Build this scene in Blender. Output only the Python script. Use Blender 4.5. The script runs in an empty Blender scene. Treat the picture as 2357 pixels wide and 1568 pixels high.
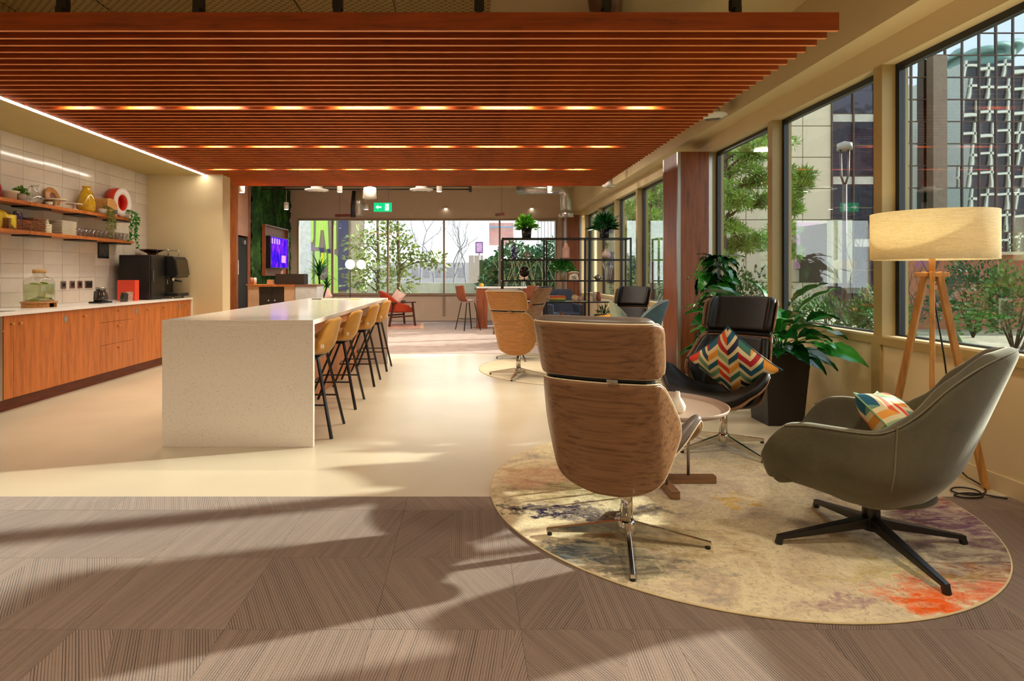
import bpy, bmesh, math, random
from math import pi, sin, cos, radians as R, sqrt, floor as fl
from mathutils import Vector, Matrix, Euler
rnd = random.Random(7)
S = bpy.context.scene
COL = S.collection

# ---------------------------------------------------------------- camera, world, sun, exposure
FPX, CX, CY, CH = 1350.0, 1075.0, 632.0, 1.25
cam_d = bpy.data.cameras.new('camera')
cam = bpy.data.objects.new('camera', cam_d); COL.objects.link(cam)
cam.location = (0, 0, CH); cam.rotation_euler = (pi/2, 0, 0)
cam_d.sensor_width = 36.0; cam_d.lens = 36.0*FPX/2357.0
cam_d.shift_x = (1178.5-CX)/2357.0; cam_d.shift_y = -(784.0-CY)/2357.0
cam_d.clip_end = 400; cam_d.clip_start = 0.05
S.camera = cam
S.view_settings.view_transform = 'Standard'; S.view_settings.look = 'None'
S.view_settings.gamma = 1.0; S.view_settings.use_curve_mapping = False
S.view_settings.exposure = 0.38
S.cycles.max_bounces = 8; S.cycles.transparent_max_bounces = 16
S.cycles.sample_clamp_indirect = 4.0
S.cycles.caustics_reflective = False; S.cycles.caustics_refractive = False

w = bpy.data.worlds.new('sky'); S.world = w; w.use_nodes = True
nt = w.node_tree; nt.nodes.clear()
o = nt.nodes.new('ShaderNodeOutputWorld'); bg = nt.nodes.new('ShaderNodeBackground')
tc = nt.nodes.new('ShaderNodeTexCoord'); sp = nt.nodes.new('ShaderNodeSeparateXYZ')
rp = nt.nodes.new('ShaderNodeValToRGB'); nz = nt.nodes.new('ShaderNodeTexNoise'); mx = nt.nodes.new('ShaderNodeMixRGB')
rp.color_ramp.elements[0].position = 0.0; rp.color_ramp.elements[0].color = (0.95, 0.97, 1.0, 1)
rp.color_ramp.elements[1].position = 0.7; rp.color_ramp.elements[1].color = (0.42, 0.60, 0.88, 1)
nz.inputs['Scale'].default_value = 3.0; nz.inputs['Detail'].default_value = 6
cr = nt.nodes.new('ShaderNodeValToRGB'); cr.color_ramp.elements[0].position = .42; cr.color_ramp.elements[1].position = .6
L = nt.links.new
L(tc.outputs['Generated'], sp.inputs[0]); L(sp.outputs['Z'], rp.inputs[0])
L(tc.outputs['Generated'], nz.inputs['Vector']); L(nz.outputs['Fac'], cr.inputs[0])
L(cr.outputs[0], mx.inputs[0]); L(rp.outputs[0], mx.inputs[1]); mx.inputs[2].default_value = (0.95, 0.96, 0.98, 1)
L(mx.outputs[0], bg.inputs[0]); bg.inputs[1].default_value = 2.0; L(bg.outputs[0], o.inputs[0])

SUN_AZ, SUN_EL = R(16.5), R(20)
sd = bpy.data.lights.new('sun', 'SUN'); sd.energy = 8.5; sd.angle = R(1.2); sd.color = (1.0, 0.94, 0.83)
sun = bpy.data.objects.new('sun', sd); COL.objects.link(sun)
sv = Vector((cos(SUN_AZ)*cos(SUN_EL), sin(SUN_AZ)*cos(SUN_EL), sin(SUN_EL)))
sun.rotation_euler = sv.to_track_quat('Z', 'Y').to_euler(); sun.location = (10, 3, 6)

# ---------------------------------------------------------------- coordinates from the photograph's pixels
def FP(px, py, z=0.0):
    Y = FPX*(CH-z)/(py-CY); return ((px-CX)*Y/FPX, Y, z)
def PT(px, py, Y): return ((px-CX)*Y/FPX, Y, CH-(py-CY)*Y/FPX)

# ---------------------------------------------------------------- tags
def tag(o, label=None, cat=None, group=None, kind=None):
    if label: o['label'] = label
    if cat: o['category'] = cat
    if group: o['group'] = group
    if kind: o['kind'] = kind
    return o
def thing(name, label, cat, loc=(0, 0, 0), rz=0.0, group=None, kind=None):
    o = bpy.data.objects.new(name, None); COL.objects.link(o); o.empty_display_size = .1
    o.location = loc; o.rotation_euler = (0, 0, rz)
    return tag(o, label, cat, group, kind)
KIDS = {}
def copy_tree(o, parent=None):
    c = o.copy(); COL.objects.link(c)
    if parent is not None: c.parent = parent; KIDS.setdefault(parent.name, []).append(c)
    for ch in KIDS.get(o.name, []): copy_tree(ch, c)
    return c
def dup(o, loc, rz=0.0, label=None, group=None):
    c = copy_tree(o); c.location = loc; c.rotation_euler = (0, 0, rz)
    if label: c['label'] = label
    if group: c['group'] = group
    return c

# ---------------------------------------------------------------- mesh builder
class MB:
    def __init__(s): s.v = []; s.f = []; s.uv = {}; s.sm = []
    def add(s, vs, fs, smooth=False):
        n = len(s.v); s.v += [tuple(v) for v in vs]
        for f in fs: s.f.append(tuple(i+n for i in f)); s.sm.append(smooth)
        return s
    def box(s, x0, x1, y0, y1, z0, z1):
        x0, x1 = sorted((x0, x1)); y0, y1 = sorted((y0, y1)); z0, z1 = sorted((z0, z1))
        return s.add([(x0,y0,z0),(x1,y0,z0),(x1,y1,z0),(x0,y1,z0),(x0,y0,z1),(x1,y0,z1),(x1,y1,z1),(x0,y1,z1)],
              [(0,3,2,1),(4,5,6,7),(0,1,5,4),(1,2,6,5),(2,3,7,6),(3,0,4,7)])
    def cbox(s, c, d, M=None):
        vs = [Vector((c[0]+d[0]*i/2, c[1]+d[1]*j/2, c[2]+d[2]*k/2)) for i, j, k in
              [(-1,-1,-1),(1,-1,-1),(1,1,-1),(-1,1,-1),(-1,-1,1),(1,-1,1),(1,1,1),(-1,1,1)]]
        if M is not None: vs = [M @ v for v in vs]
        return s.add(vs, [(0,3,2,1),(4,5,6,7),(0,1,5,4),(1,2,6,5),(2,3,7,6),(3,0,4,7)])
    def bar(s, a, b, w, h=None, up=(0, 0, 1), w2=None, h2=None):
        h = h or w; w2 = w2 or w; h2 = h2 or h
        a = Vector(a); b = Vector(b); d = (b-a).normalized(); u = Vector(up)
        if abs(d.dot(u)) > .98: u = Vector((0, 1, 0))
        r = d.cross(u).normalized(); u = r.cross(d)
        vs = [a-r*w/2-u*h/2, a+r*w/2-u*h/2, a+r*w/2+u*h/2, a-r*w/2+u*h/2, b-r*w2/2-u*h2/2, b+r*w2/2-u*h2/2, b+r*w2/2+u*h2/2, b-r*w2/2+u*h2/2]
        return s.add(vs, [(0,1,2,3),(7,6,5,4),(0,4,5,1),(1,5,6,2),(2,6,7,3),(3,7,4,0)])
    def tube(s, pts, r, n=8, r2=None, cap=True):
        pts = [Vector(p) for p in pts]; m = len(pts); rings = []
        rs = r if isinstance(r, (list, tuple)) else [r+((r2 if r2 is not None else r)-r)*i/(m-1) for i in range(m)]
        prev = None
        for i, p in enumerate(pts):
            d = (pts[min(i+1, m-1)]-pts[max(i-1, 0)])
            if d.length < 1e-9: d = Vector((0, 0, 1))
            d.normalize()
            if prev is None:
                u = Vector((0, 0, 1)) if abs(d.z) < .9 else Vector((1, 0, 0)); u = (u-d*u.dot(d)).normalized()
            else:
                u = prev-d*prev.dot(d); u = u.normalized() if u.length > 1e-6 else Vector((1, 0, 0))
            prev = u; t = d.cross(u)
            rings.append([p+(u*cos(2*pi*k/n)+t*sin(2*pi*k/n))*rs[i] for k in range(n)])
        vs = [q for g in rings for q in g]
        fs = [(i*n+k, i*n+(k+1) % n, (i+1)*n+(k+1) % n, (i+1)*n+k) for i in range(m-1) for k in range(n)]
        if cap: fs += [tuple(range(n-1, -1, -1)), tuple((m-1)*n+k for k in range(n))]
        return s.add(vs, fs, True)
    def lathe(s, prof, c=(0, 0, 0), n=24, M=None):
        vs = []; m = len(prof)
        for r, z in prof:
            for k in range(n): vs.append(Vector((max(r, 1e-4)*cos(2*pi*k/n), max(r, 1e-4)*sin(2*pi*k/n), z)))
        if M is not None: vs = [M @ v for v in vs]
        vs = [v+Vector(c) for v in vs]
        fs = [(i*n+k, i*n+(k+1) % n, (i+1)*n+(k+1) % n, (i+1)*n+k) for i in range(m-1) for k in range(n)]
        return s.add(vs, fs, True)
    def cyl(s, c, r, z0, z1, n=20, r2=None):
        r2 = r if r2 is None else r2
        vs = [(c[0]+r*cos(2*pi*k/n), c[1]+r*sin(2*pi*k/n), z0) for k in range(n)]+[(c[0]+r2*cos(2*pi*k/n), c[1]+r2*sin(2*pi*k/n), z1) for k in range(n)]
        nn = len(s.v)
        s.add(vs, [(k, (k+1) % n, n+(k+1) % n, n+k) for k in range(n)], True)
        s.f += [tuple(nn+k for k in range(n-1, -1, -1)), tuple(nn+n+k for k in range(n))]; s.sm += [False, False]
        return s
    def sphere(s, c, r, n=16, m=10, sc=(1, 1, 1), M=None):
        prof = [(r*sin(pi*i/m), -r*cos(pi*i/m)) for i in range(m+1)]
        T = Matrix.Diagonal((sc[0], sc[1], sc[2])).to_4x4()
        if M is not None: T = M @ T
        return s.lathe(prof, c, n, T)
    def prism(s, pts2, fn, d0, d1):
        """extrude a 2-D outline; fn(a,b,d) gives the 3-D point"""
        n = len(pts2)
        vs = [fn(a, b, d0) for a, b in pts2]+[fn(a, b, d1) for a, b in pts2]
        return s.add(vs, [tuple(range(n)), tuple(range(2*n-1, n-1, -1))]+[(k, n+k, n+(k+1) % n, (k+1) % n) for k in range(n)])
    def grid(s, fn, nu, nv, uvs=True, close=False):
        n0 = len(s.v)
        vs = [fn(i/nu, j/nv) for j in range(nv+1) for i in range(nu+1)]
        fs = [(j*(nu+1)+i, j*(nu+1)+i+1, (j+1)*(nu+1)+i+1, (j+1)*(nu+1)+i) for j in range(nv) for i in range(nu)]
        s.add(vs, fs, True)
        if uvs:
            for j in range(nv+1):
                for i in range(nu+1): s.uv[n0+j*(nu+1)+i] = (i/nu, j/nv)
        return s
    def mesh(s, name, mat, mats=None):
        me = bpy.data.meshes.new(name); me.from_pydata([tuple(v) for v in s.v], [], s.f)
        me.polygons.foreach_set('use_smooth', s.sm)
        if s.uv:
            ul = me.uv_layers.new(name='uv')
            for lp in me.loops: ul.data[lp.index].uv = s.uv.get(lp.vertex_index, (0, 0))
        me.materials.append(mat); me.update(); return me
    def build(s, name, mat, parent=None, world=False, bevel=0, sub=0, solid=0, label=None, kind=None, off=0.0, fixn=False):
        if world and parent is not None:
            M = (Matrix.Translation(parent.location) @ parent.rotation_euler.to_matrix().to_4x4()).inverted()
            s.v = [tuple(M @ Vector(v)) for v in s.v]
        me = s.mesh(name, mat)
        if fixn:
            bm = bmesh.new(); bm.from_mesh(me); bmesh.ops.recalc_face_normals(bm, faces=bm.faces); bm.to_mesh(me); bm.free()
        return link(name, me, parent, bevel, sub, solid, label, kind, off)
def link(name, me, parent=None, bevel=0, sub=0, solid=0, label=None, kind=None, off=0.0):
    o = bpy.data.objects.new(name, me); COL.objects.link(o)
    if parent is not None: o.parent = parent; KIDS.setdefault(parent.name, []).append(o)
    if solid: m = o.modifiers.new('solid', 'SOLIDIFY'); m.thickness = solid; m.offset = off; m.use_even_offset = False
    if bevel:
        m = o.modifiers.new('bevel', 'BEVEL'); m.width = bevel; m.segments = 2; m.limit_method = 'ANGLE'; m.harden_normals = False
    if sub: m = o.modifiers.new('sub', 'SUBSURF'); m.levels = sub; m.render_levels = sub
    if label: o['label'] = label
    if kind: o['kind'] = kind
    return o
def chaikin(pts, n=2):
    pts = [Vector(p) for p in pts]
    for _ in range(n):
        q = [pts[0]]
        for a, b in zip(pts, pts[1:]): q += [a.lerp(b, .25), a.lerp(b, .75)]
        pts = q+[pts[-1]]
    return pts
def interp(tab, x):
    if x <= tab[0][0]: return tab[0][1]
    for (a, b), (c, d) in zip(tab, tab[1:]):
        if x <= c:
            t = (x-a)/(c-a); return b+(d-b)*t
    return tab[-1][1]
def sinterp(tab, x):
    if x <= tab[0][0]: return tab[0][1]
    for (a, b), (c, d) in zip(tab, tab[1:]):
        if x <= c:
            t = (x-a)/(c-a); t = t*t*(3-2*t); return b+(d-b)*t
    return tab[-1][1]

# ---------------------------------------------------------------- materials
def C(h):
    h = h.lstrip('#'); c = [int(h[i:i+2], 16)/255 for i in (0, 2, 4)]
    return tuple(((x+.055)/1.055)**2.4 if x > .04045 else x/12.92 for x in c)+(1,)
MATS = {}
class NT:
    def __init__(s, name):
        s.m = bpy.data.materials.new(name); s.m.use_nodes = True; s.t = s.m.node_tree
        s.b = s.t.nodes['Principled BSDF']; s.out = s.t.nodes['Material Output']
    def n(s, typ, **kw):
        nd = s.t.nodes.new(typ)
        for k, v in kw.items():
            if k in nd.inputs: nd.inputs[k].default_value = v
            else: setattr(nd, k, v)
        return nd
    def l(s, a, b): s.t.links.new(a, b)
    def math(s, op, a, b=None, c=None):
        nd = s.t.nodes.new('ShaderNodeMath'); nd.operation = op
        for i, x in enumerate((a, b, c)):
            if x is None: continue
            if isinstance(x, (int, float)): nd.inputs[i].default_value = x
            else: s.l(x, nd.inputs[i])
        return nd.outputs[0]
    def mix(s, f, a, b):
        nd = s.t.nodes.new('ShaderNodeMixRGB')
        for i, x in enumerate((f, a, b)):
            if isinstance(x, (int, float, tuple)): nd.inputs[i].default_value = x
            else: s.l(x, nd.inputs[i])
        return nd.outputs[0]
    def ramp(s, f, els, const=False):
        nd = s.t.nodes.new('ShaderNodeValToRGB'); r = nd.color_ramp
        if const: r.interpolation = 'CONSTANT'
        while len(r.elements) < len(els): r.elements.new(.5)
        for e, (p, c) in zip(r.elements, els): e.position = p; e.color = c
        s.l(f, nd.inputs[0]); return nd.outputs[0]
    def coord(s, kind='Object', scale=(1, 1, 1), rot=(0, 0, 0)):
        tc = s.t.nodes.new('ShaderNodeTexCoord'); mp = s.t.nodes.new('ShaderNodeMapping')
        mp.inputs['Scale'].default_value = scale; mp.inputs['Rotation'].default_value = rot
        s.l(tc.outputs[kind], mp.inputs[0]); return mp.outputs[0]
    def noise(s, vec, scale, detail=3, rough=.5, dist=0):
        nd = s.t.nodes.new('ShaderNodeTexNoise'); nd.inputs['Scale'].default_value = scale; nd.inputs['Detail'].default_value = detail
        nd.inputs['Roughness'].default_value = rough; nd.inputs['Distortion'].default_value = dist
        s.l(vec, nd.inputs['Vector']); return nd.outputs['Fac']
    def bump(s, h, st=.2, dist=.01):
        nd = s.t.nodes.new('ShaderNodeBump'); nd.inputs['Strength'].default_value = st; nd.inputs['Distance'].default_value = dist
        s.l(h, nd.inputs['Height']); s.l(nd.outputs[0], s.b.inputs['Normal'])
def mat(name, col, rough=.5, metal=0, var=.12, vs=6, bump=0, bs=60, spec=.5, coat=0, sheen=0, emit=None, es=0, scale=(1, 1, 1), alpha=1):
    if name in MATS: return MATS[name]
    t = NT(name); c = C(col) if isinstance(col, str) else col
    v = t.coord('Object', scale)
    if var > 0:
        f = t.noise(v, vs, 4)
        hi = tuple(min(1, x*(1+var)) for x in c[:3])+(1,); lo = tuple(x*(1-var) for x in c[:3])+(1,)
        t.l(t.ramp(f, [(.3, lo), (.7, hi)]), t.b.inputs['Base Color'])
    else: t.b.inputs['Base Color'].default_value = c
    t.b.inputs['Roughness'].default_value = rough; t.b.inputs['Metallic'].default_value = metal
    t.b.inputs['Specular IOR Level'].default_value = spec; t.b.inputs['Coat Weight'].default_value = coat
    if coat: t.b.inputs['Coat Roughness'].default_value = .08
    if sheen: t.b.inputs['Sheen Weight'].default_value = sheen; t.b.inputs['Sheen Roughness'].default_value = .4
    if bump: t.bump(t.noise(v, bs, 3), bump, .004)
    if emit is not None:
        t.b.inputs['Emission Color'].default_value = C(emit) if isinstance(emit, str) else emit; t.b.inputs['Emission Strength'].default_value = es
    MATS[name] = t.m; return t.m
def wood(name, c1, c2, axis=0, rough=.4, scale=1.0, coat=0, stretch=14, along=1.2):
    """axis: the direction along which the grain runs (object space)"""
    t = NT(name); sc = [stretch*scale]*3; sc[axis] = along*scale
    v = t.coord('Object', tuple(sc))
    f = t.noise(v, 2.2, 6, .62, .25); g = t.noise(v, 9, 4, .7, .1)
    m = t.math('ADD', t.math('MULTIPLY', f, .78), t.math('MULTIPLY', g, .22))
    t.l(t.ramp(m, [(.34, C(c2)), (.5, C(c1)), (.66, tuple(min(1, x*1.25) for x in C(c1)[:3])+(1,))]), t.b.inputs['Base Color'])
    t.b.inputs['Roughness'].default_value = rough; t.b.inputs['Coat Weight'].default_value = coat
    t.bump(m, .08, .003); MATS[name] = t.m; return t.m
def glassy(name, tint=(1, 1, 1, 1), gl=.08, rough=.0, fac=None):
    """a thin clear sheet: lets light straight through and mirrors a little of what stands before it"""
    t = NT(name); t.t.nodes.remove(t.b)
    tr = t.n('ShaderNodeBsdfTransparent'); tr.inputs[0].default_value = tint
    g = t.n('ShaderNodeBsdfGlossy'); g.inputs['Roughness'].default_value = rough
    lw = t.n('ShaderNodeLayerWeight'); lw.inputs[0].default_value = .5
    f = t.math('ADD', t.math('MULTIPLY', t.math('POWER', lw.outputs['Facing'], 3.0), .5), gl)
    mx = t.n('ShaderNodeMixShader'); t.l(f, mx.inputs[0]); t.l(tr.outputs[0], mx.inputs[1]); t.l(g.outputs[0], mx.inputs[2])
    t.l(mx.outputs[0], t.out.inputs[0]); MATS[name] = t.m; return t.m
def emis(name, col, st):
    t = NT(name); t.t.nodes.remove(t.b); e = t.n('ShaderNodeEmission'); e.inputs[0].default_value = C(col) if isinstance(col, str) else col
    e.inputs[1].default_value = st; t.l(e.outputs[0], t.out.inputs[0]); MATS[name] = t.m; return t.m

M_cream = mat('cream_paint', '#d6c49a', .6, var=.03, vs=2)
M_trim_shaded = mat('window_trim_shaded', '#a89260', .5, var=.03)  # same cream paint, shade on the window posts put into the colour
M_reveal = mat('window_reveal_paint', '#d3c3a0', .5, var=.03)
M_ceil = mat('ceiling_paint', '#cdb98c', .7, var=.05, vs=1.5)
M_backw = mat('back_wall_paint', '#cdb9a4', .7, var=.03)
M_soff = mat('soffit_paint', '#b7a670', .65, var=.03)
M_vinyl = mat('vinyl_floor', '#cfc3a9', .24, var=.05, vs=1.5, spec=.65)
M_black = mat('black_metal', '#0d0d0e', .35, var=.0, spec=.5)
M_blackp = mat('black_plastic', '#121212', .55, var=.05)
M_darkblue = mat('black_window_frame', '#101820', .3, var=.05)
M_chrome = mat('chrome', '#d8d2c8', .12, 1, var=0)
M_alu = mat('brushed_aluminium', '#a8a39a', .32, 1, var=.1, scale=(30, 30, 1))
M_galv = mat('galvanised_steel', '#b8b2a8', .28, .9, var=.15, vs=8)
M_white = mat('white_gloss', '#ece8e0', .25, var=.02)
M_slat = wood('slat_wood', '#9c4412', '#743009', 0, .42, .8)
M_slat_lit = wood('slat_bottom_lit', '#e08a48', '#c9702e', 0, .45, .8)  # paler slat undersides, floor bounce light put into the colour
M_colw = wood('column_veneer', '#85481f', '#633013', 2, .45)
M_colw2 = wood('wall_veneer', '#8a4a2a', '#6a3018', 2, .4)
M_cab = wood('cabinet_veneer', '#b5692e', '#96501f', 2, .38, .9)
M_kick = wood('kickboard_veneer', '#6a3014', '#4c1f0c', 1, .45)
M_island = wood('island_veneer', '#bf7a4a', '#a9633a', 2, .45)
M_wal = wood('walnut_shell', '#8b6442', '#5e4028', 0, .4, .9, coat=.1, stretch=30, along=.5)
M_oak = wood('oak_shell', '#ad7432', '#8c5a24', 0, .38, 1.0, coat=.1, stretch=30, along=.5)
M_edge = mat('ply_edge', '#e2cda6', .5, var=.08)
M_leath = mat('black_leather', '#0b0a08', .45, var=.15, vs=20, bump=.15, bs=180, spec=.35)
M_leathg = mat('taupe_leather', '#6e6258', .35, var=.1, vs=20, bump=.12, bs=180)
M_glass = glassy('window_glass', (.93, .96, .95, 1), .07)
M_cglass = glassy('clear_glass', (.95, .96, .95, 1), .13)
M_green = mat('leaf_green', '#2c8426', .28, var=.35, vs=9, coat=.25)
M_green2 = mat('leaf_dark_green', '#15501f', .24, var=.3, vs=9, coat=.3)
M_lime = mat('leaf_lime', '#86a82a', .4, var=.3, vs=20)
M_soil = mat('soil', '#2a1c12', .9, var=.2, vs=30)
# ================================================================ the setting
def struct(name, mb, m, parent=None, label=None, **kw):
    o = mb.build(name, m, parent, **kw)
    if parent is None: o['kind'] = 'structure'
    if label: o['label'] = label
    return o
XW, YB, ZC = 3.064, 15.9, 3.55            # right wall, far wall, ceiling
YN = -3.4                                 # wall behind the photographer
XL, XLF = -4.83, -6.2
VE, VF = 3.30, 9.22                       # vinyl runs between these depths, carpet before and after it
# --- floor
floor = struct('floor', MB().box(XLF, 3.3, YN, YB+.1, -.12, -.008), mat('screed', '#6b6258', .8))
MB().box(XLF, XW+.02, VE, VF, -.008, 0).build('vinyl_sheet', M_vinyl, floor, label='cream vinyl flooring around the kitchen island')
# carpet
def carpet_mat(name, c1, c2, c3, stripes=58):
    t = NT(name); uv = t.coord('UV'); sx = t.n('ShaderNodeSeparateXYZ'); t.l(uv, sx.inputs[0])
    ob = t.coord('Object'); n1 = t.noise(ob, 160, 3, .7); n2 = t.noise(ob, 14, 3); 
    oi = t.n('ShaderNodeObjectInfo')
    v = t.math('FRACT', t.math('ADD', t.math('MULTIPLY', sx.outputs[0], stripes), t.math('MULTIPLY', n1, .25)))
    line = t.math('LESS_THAN', v, .36)
    rowid = t.math('FLOOR', t.math('MULTIPLY', sx.outputs[0], stripes))
    wn = t.n('ShaderNodeTexWhiteNoise', noise_dimensions='2D'); cb = t.n('ShaderNodeCombineXYZ'); t.l(rowid, cb.inputs[0]); t.l(oi.outputs['Random'], cb.inputs[1]); t.l(cb.outputs[0], wn.inputs['Vector'])
    f = t.math('MULTIPLY', line, t.math('ADD', t.math('MULTIPLY', wn.outputs['Value'], .75), .2))
    base = t.mix(t.math('MULTIPLY', n1, 1.0), C(c1), C(c3))
    base = t.mix(t.math('MULTIPLY', n2, .35), base, C(c3))
    tu = t.n('ShaderNodeUVMap'); tu.uv_map = 'tone'; ts = t.n('ShaderNodeSeparateXYZ'); t.l(tu.outputs[0], ts.inputs[0])
    sv_ = t.coord('UV', (70, 2.2, 1)); sn = t.noise(sv_, 1.0, 3, .7)
    k_ = t.math('ADD', t.math('MULTIPLY', ts.outputs[0], .28), t.math('MULTIPLY', sn, .5)); base = t.mix(k_, base, C('#54402f'))
    t.l(t.mix(f, base, C(c2)), t.b.inputs['Base Color']); t.b.inputs['Roughness'].default_value = .95; t.b.inputs['Specular IOR Level'].default_value = .1
    t.b.inputs['Sheen Weight'].default_value = .25; t.bump(t.math('ADD', t.math('MULTIPLY', f, -1.0), n1), .5, .004); return t.m
M_carp = carpet_mat('striped_carpet', '#8c7665', '#2c2019', '#9c8674')
TS = .5225
def tile_mesh(k, wd, dp):
    """a carpet tile cut into wedges, each with its own direction of the stripes"""
    rr = random.Random(100+k); mb = MB(); me = bpy.data.meshes.new('carpet_tile')
    cuts = [0] + ([rr.uniform(.25, .75)] if rr.random() < .75 else []) + [1]
    top = [0] + ([min(.97, max(.03, cuts[1]+rr.uniform(-.45, .45)))] if len(cuts) == 3 else []) + [1]
    vs = []; fs = []; ang = []
    for i in range(len(cuts)-1):
        b = len(vs)
        vs += [(cuts[i]*wd, 0, 0), (cuts[i+1]*wd, 0, 0), (top[i+1]*wd, dp, 0), (top[i]*wd, dp, 0)]
        fs.append((b, b+1, b+2, b+3)); ang.append(rr.uniform(-38, 38))
    # thin skirt below
    b = len(vs); e = .003
    vs += [(0, 0, -.006), (wd, 0, -.006), (wd, dp, -.006), (0, dp, -.006), (0, 0, 0), (wd, 0, 0), (wd, dp, 0), (0, dp, 0)]
    fs += [(b, b+4, b+5, b+1)[::-1], (b+1, b+5, b+6, b+2)[::-1], (b+2, b+6, b+7, b+3)[::-1], (b+3, b+7, b+4, b)[::-1]]; ang += [0]*4
    me.from_pydata(vs, [], fs); ul = me.uv_layers.new(name='uv')
    for p, a in zip(me.polygons, ang):
        ca, sa = cos(R(a)), sin(R(a))
        for li in p.loop_indices:
            v = me.vertices[me.loops[li].vertex_index].co
            ul.data[li].uv = ((v.x*ca+v.y*sa)/TS+3, (-v.x*sa+v.y*ca)/TS+3)
    ut = me.uv_layers.new(name='tone')
    for p in me.polygons:
        q = rr.random()
        for li in p.loop_indices: ut.data[li].uv = (q, q)
    me.uv_layers.active_index = 0; me.materials.append(M_carp); me.update(); return me
tms = [tile_mesh(k, TS-.0012, TS-.0012) for k in range(12)]
tms_half = [tile_mesh(40+k, TS-.0012, .19) for k in range(6)]
x0 = -6.18
for i in range(18):
    xx = x0+i*TS + .1
    if xx > XW: break
    for j in range(0, 6):
        yy = 3.11-j*TS-TS
        o = link('carpet_tile', tms[rnd.randrange(12)], floor); o.location = (xx, yy, 0)
    o = link('carpet_tile', tms_half[rnd.randrange(6)], floor); o.location = (xx, 3.1105, 0)
for o in list(COL.objects):                       # tiles laid beyond the vinyl edge or the room are taken up again
    if o.name.startswith('carpet_tile') and (o.location.y > 3.2 or o.location.y < -.5 or o.location.x > XW-.05): bpy.data.objects.remove(o); 
KIDS[floor.name] = []
MB().box(XLF, XW+.02, YN, -.5, -.008, -.001).build('carpet', mat('plain_carpet', '#857263', .95, var=.2, vs=60), floor)
MB().box(XLF, 3.02, VF, YB, -.008, .002).build('carpet', mat('grey_carpet', '#9c8c84', .95, var=.14, vs=5, bump=.3, bs=300), floor, label='plain grey-brown carpet of the far lounge')
MB().box(-6, 3.0, 13.3, 13.32, .002, .003).build('carpet_seam', mat('seam', '#7b6b62', .9), floor)
# --- ceiling
def perf_mat():
    t = NT('perforated_ceiling'); v = t.coord('Object', (14, 28, 1)); 
    br = t.n('ShaderNodeTexBrick'); t.l(v, br.inputs['Vector'])
    br.inputs['Scale'].default_value = 1; br.inputs['Mortar Size'].default_value = .3; br.inputs['Brick Width'].default_value = 1.0; br.inputs['Row Height'].default_value = .9; br.inputs['Mortar Smooth'].default_value = .1
    br.inputs['Color1'].default_value = C('#3d2f14'); br.inputs['Color2'].default_value = C('#4a3a1a'); br.inputs['Mortar'].default_value = C('#a89358')
    t.l(br.outputs['Color'], t.b.inputs['Base Color']); t.b.inputs['Roughness'].default_value = .6; return t.m
ceil = struct('ceiling', MB().box(XLF, 3.3, YN, YB+.1, ZC, ZC+.15), M_ceil)
Mperf = perf_mat()
for k in range(6):
    for j in range(3): MB().box(-4.7+k*.82, -3.9+k*.82, 4.4+j*1.25, 5.62+j*1.25, ZC-.03, ZC).build('perforated_panel', Mperf, ceil)
# --- left: kitchen wall with its tiles, soffit, end wall
wl = struct('wall_left', MB().box(XL-.15, XL, YN, 9.11, 0, ZC), M_cream)
rt = random.Random(4)
tilems = []
for k, c in enumerate(['#d6cdbd', '#dcd3c2', '#cfc5b6', '#d9cfbf']):
    tilems.append(mat('glazed_tile_%d' % k, c, .1, var=.03, vs=9, spec=.6, coat=.2))
grout = MB().box(XL, XL+.003, 3.3, 8.83, .9, 2.745).build('grout', mat('grout', '#b8ad9a', .8), wl)
tw, th = .3075, .1535
tmsh = [MB().box(0, .007, .002, tw-.002, .002, th-.002).mesh('tile', m) for m in tilems]
ncol = int((8.83-3.9)/tw)
for i in range(ncol+1):
    for j in range(12):
        y = 8.83-(i+1)*tw
        o = link('tile', tmsh[rt.randrange(4)], wl, bevel=0); o.location = (XL+.003, y, .905+j*th)
        o.rotation_euler = (0, rt.uniform(-.004, .004), rt.uniform(-.003, .003))
KIDS[wl.name] = []
struct('wall_kitchen_end', MB().box(XL, -3.68, 8.83, 9.11, 0, ZC), M_cream)
struct('trim_1', MB().box(XL, -3.97, YN, 8.83, 2.745, ZC), M_soff)
led = thing('linear_light', 'bright white linear light along the kitchen ceiling edge beside the slats', 'light', (-3.95, 3.3, 2.75))
MB().box(-.02, .02, 0, 5.53, 0, .03).build('housing', M_white, led)
MB().box(-.019, .019, 0, 5.525, -.008, 0).build('diffuser', emis('led_white', (1, .93, .8, 1), 22), led)
# --- side closing walls to the left of the far lounge
struct('wall_left_far', MB().box(XLF-.1, XLF, YN, YB, 0, ZC), M_cream)
struct('wall_front', MB().box(XLF, 3.3, YN-.1, YN, 0, ZC), M_cream)
struct('wall_alcove', MB().box(XLF, -4.8, 12.2, 12.26, 0, ZC), M_colw)
wd = struct('wall_door_side', MB().box(-4.9, -4.8, 12.26, 12.30, 0, ZC).box(-4.9, -4.8, 12.86, 13.0, 0, ZC), M_colw2)
MB().box(-4.9, -4.802, 12.30, 12.86, 2.08, ZC).build('veneer_panel', mat('pink_veneer', '#a87a62', .45, var=.08), wd)
MB().box(-4.799, -4.79, 12.99, 13.0, 0, ZC).build('edge_strip', M_alu, wd)
dr = thing('door_1', 'black door with a chrome lever handle in the wood panelled wall', None, (-4.82, 12.58, 0), kind='structure')
MB().box(-.03, 0, -.28, .28, .005, 2.04).build('door_leaf', M_blackp, dr)
dh = MB().tube([(0, .2, 1.03), (.05, .2, 1.03), (.05, .06, 1.03)], .011).build('door_handle', M_chrome, dr)
MB().box(0, .06, -.05, .05, 1.9, 1.98).build('door_closer', M_alu, dr)
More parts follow.
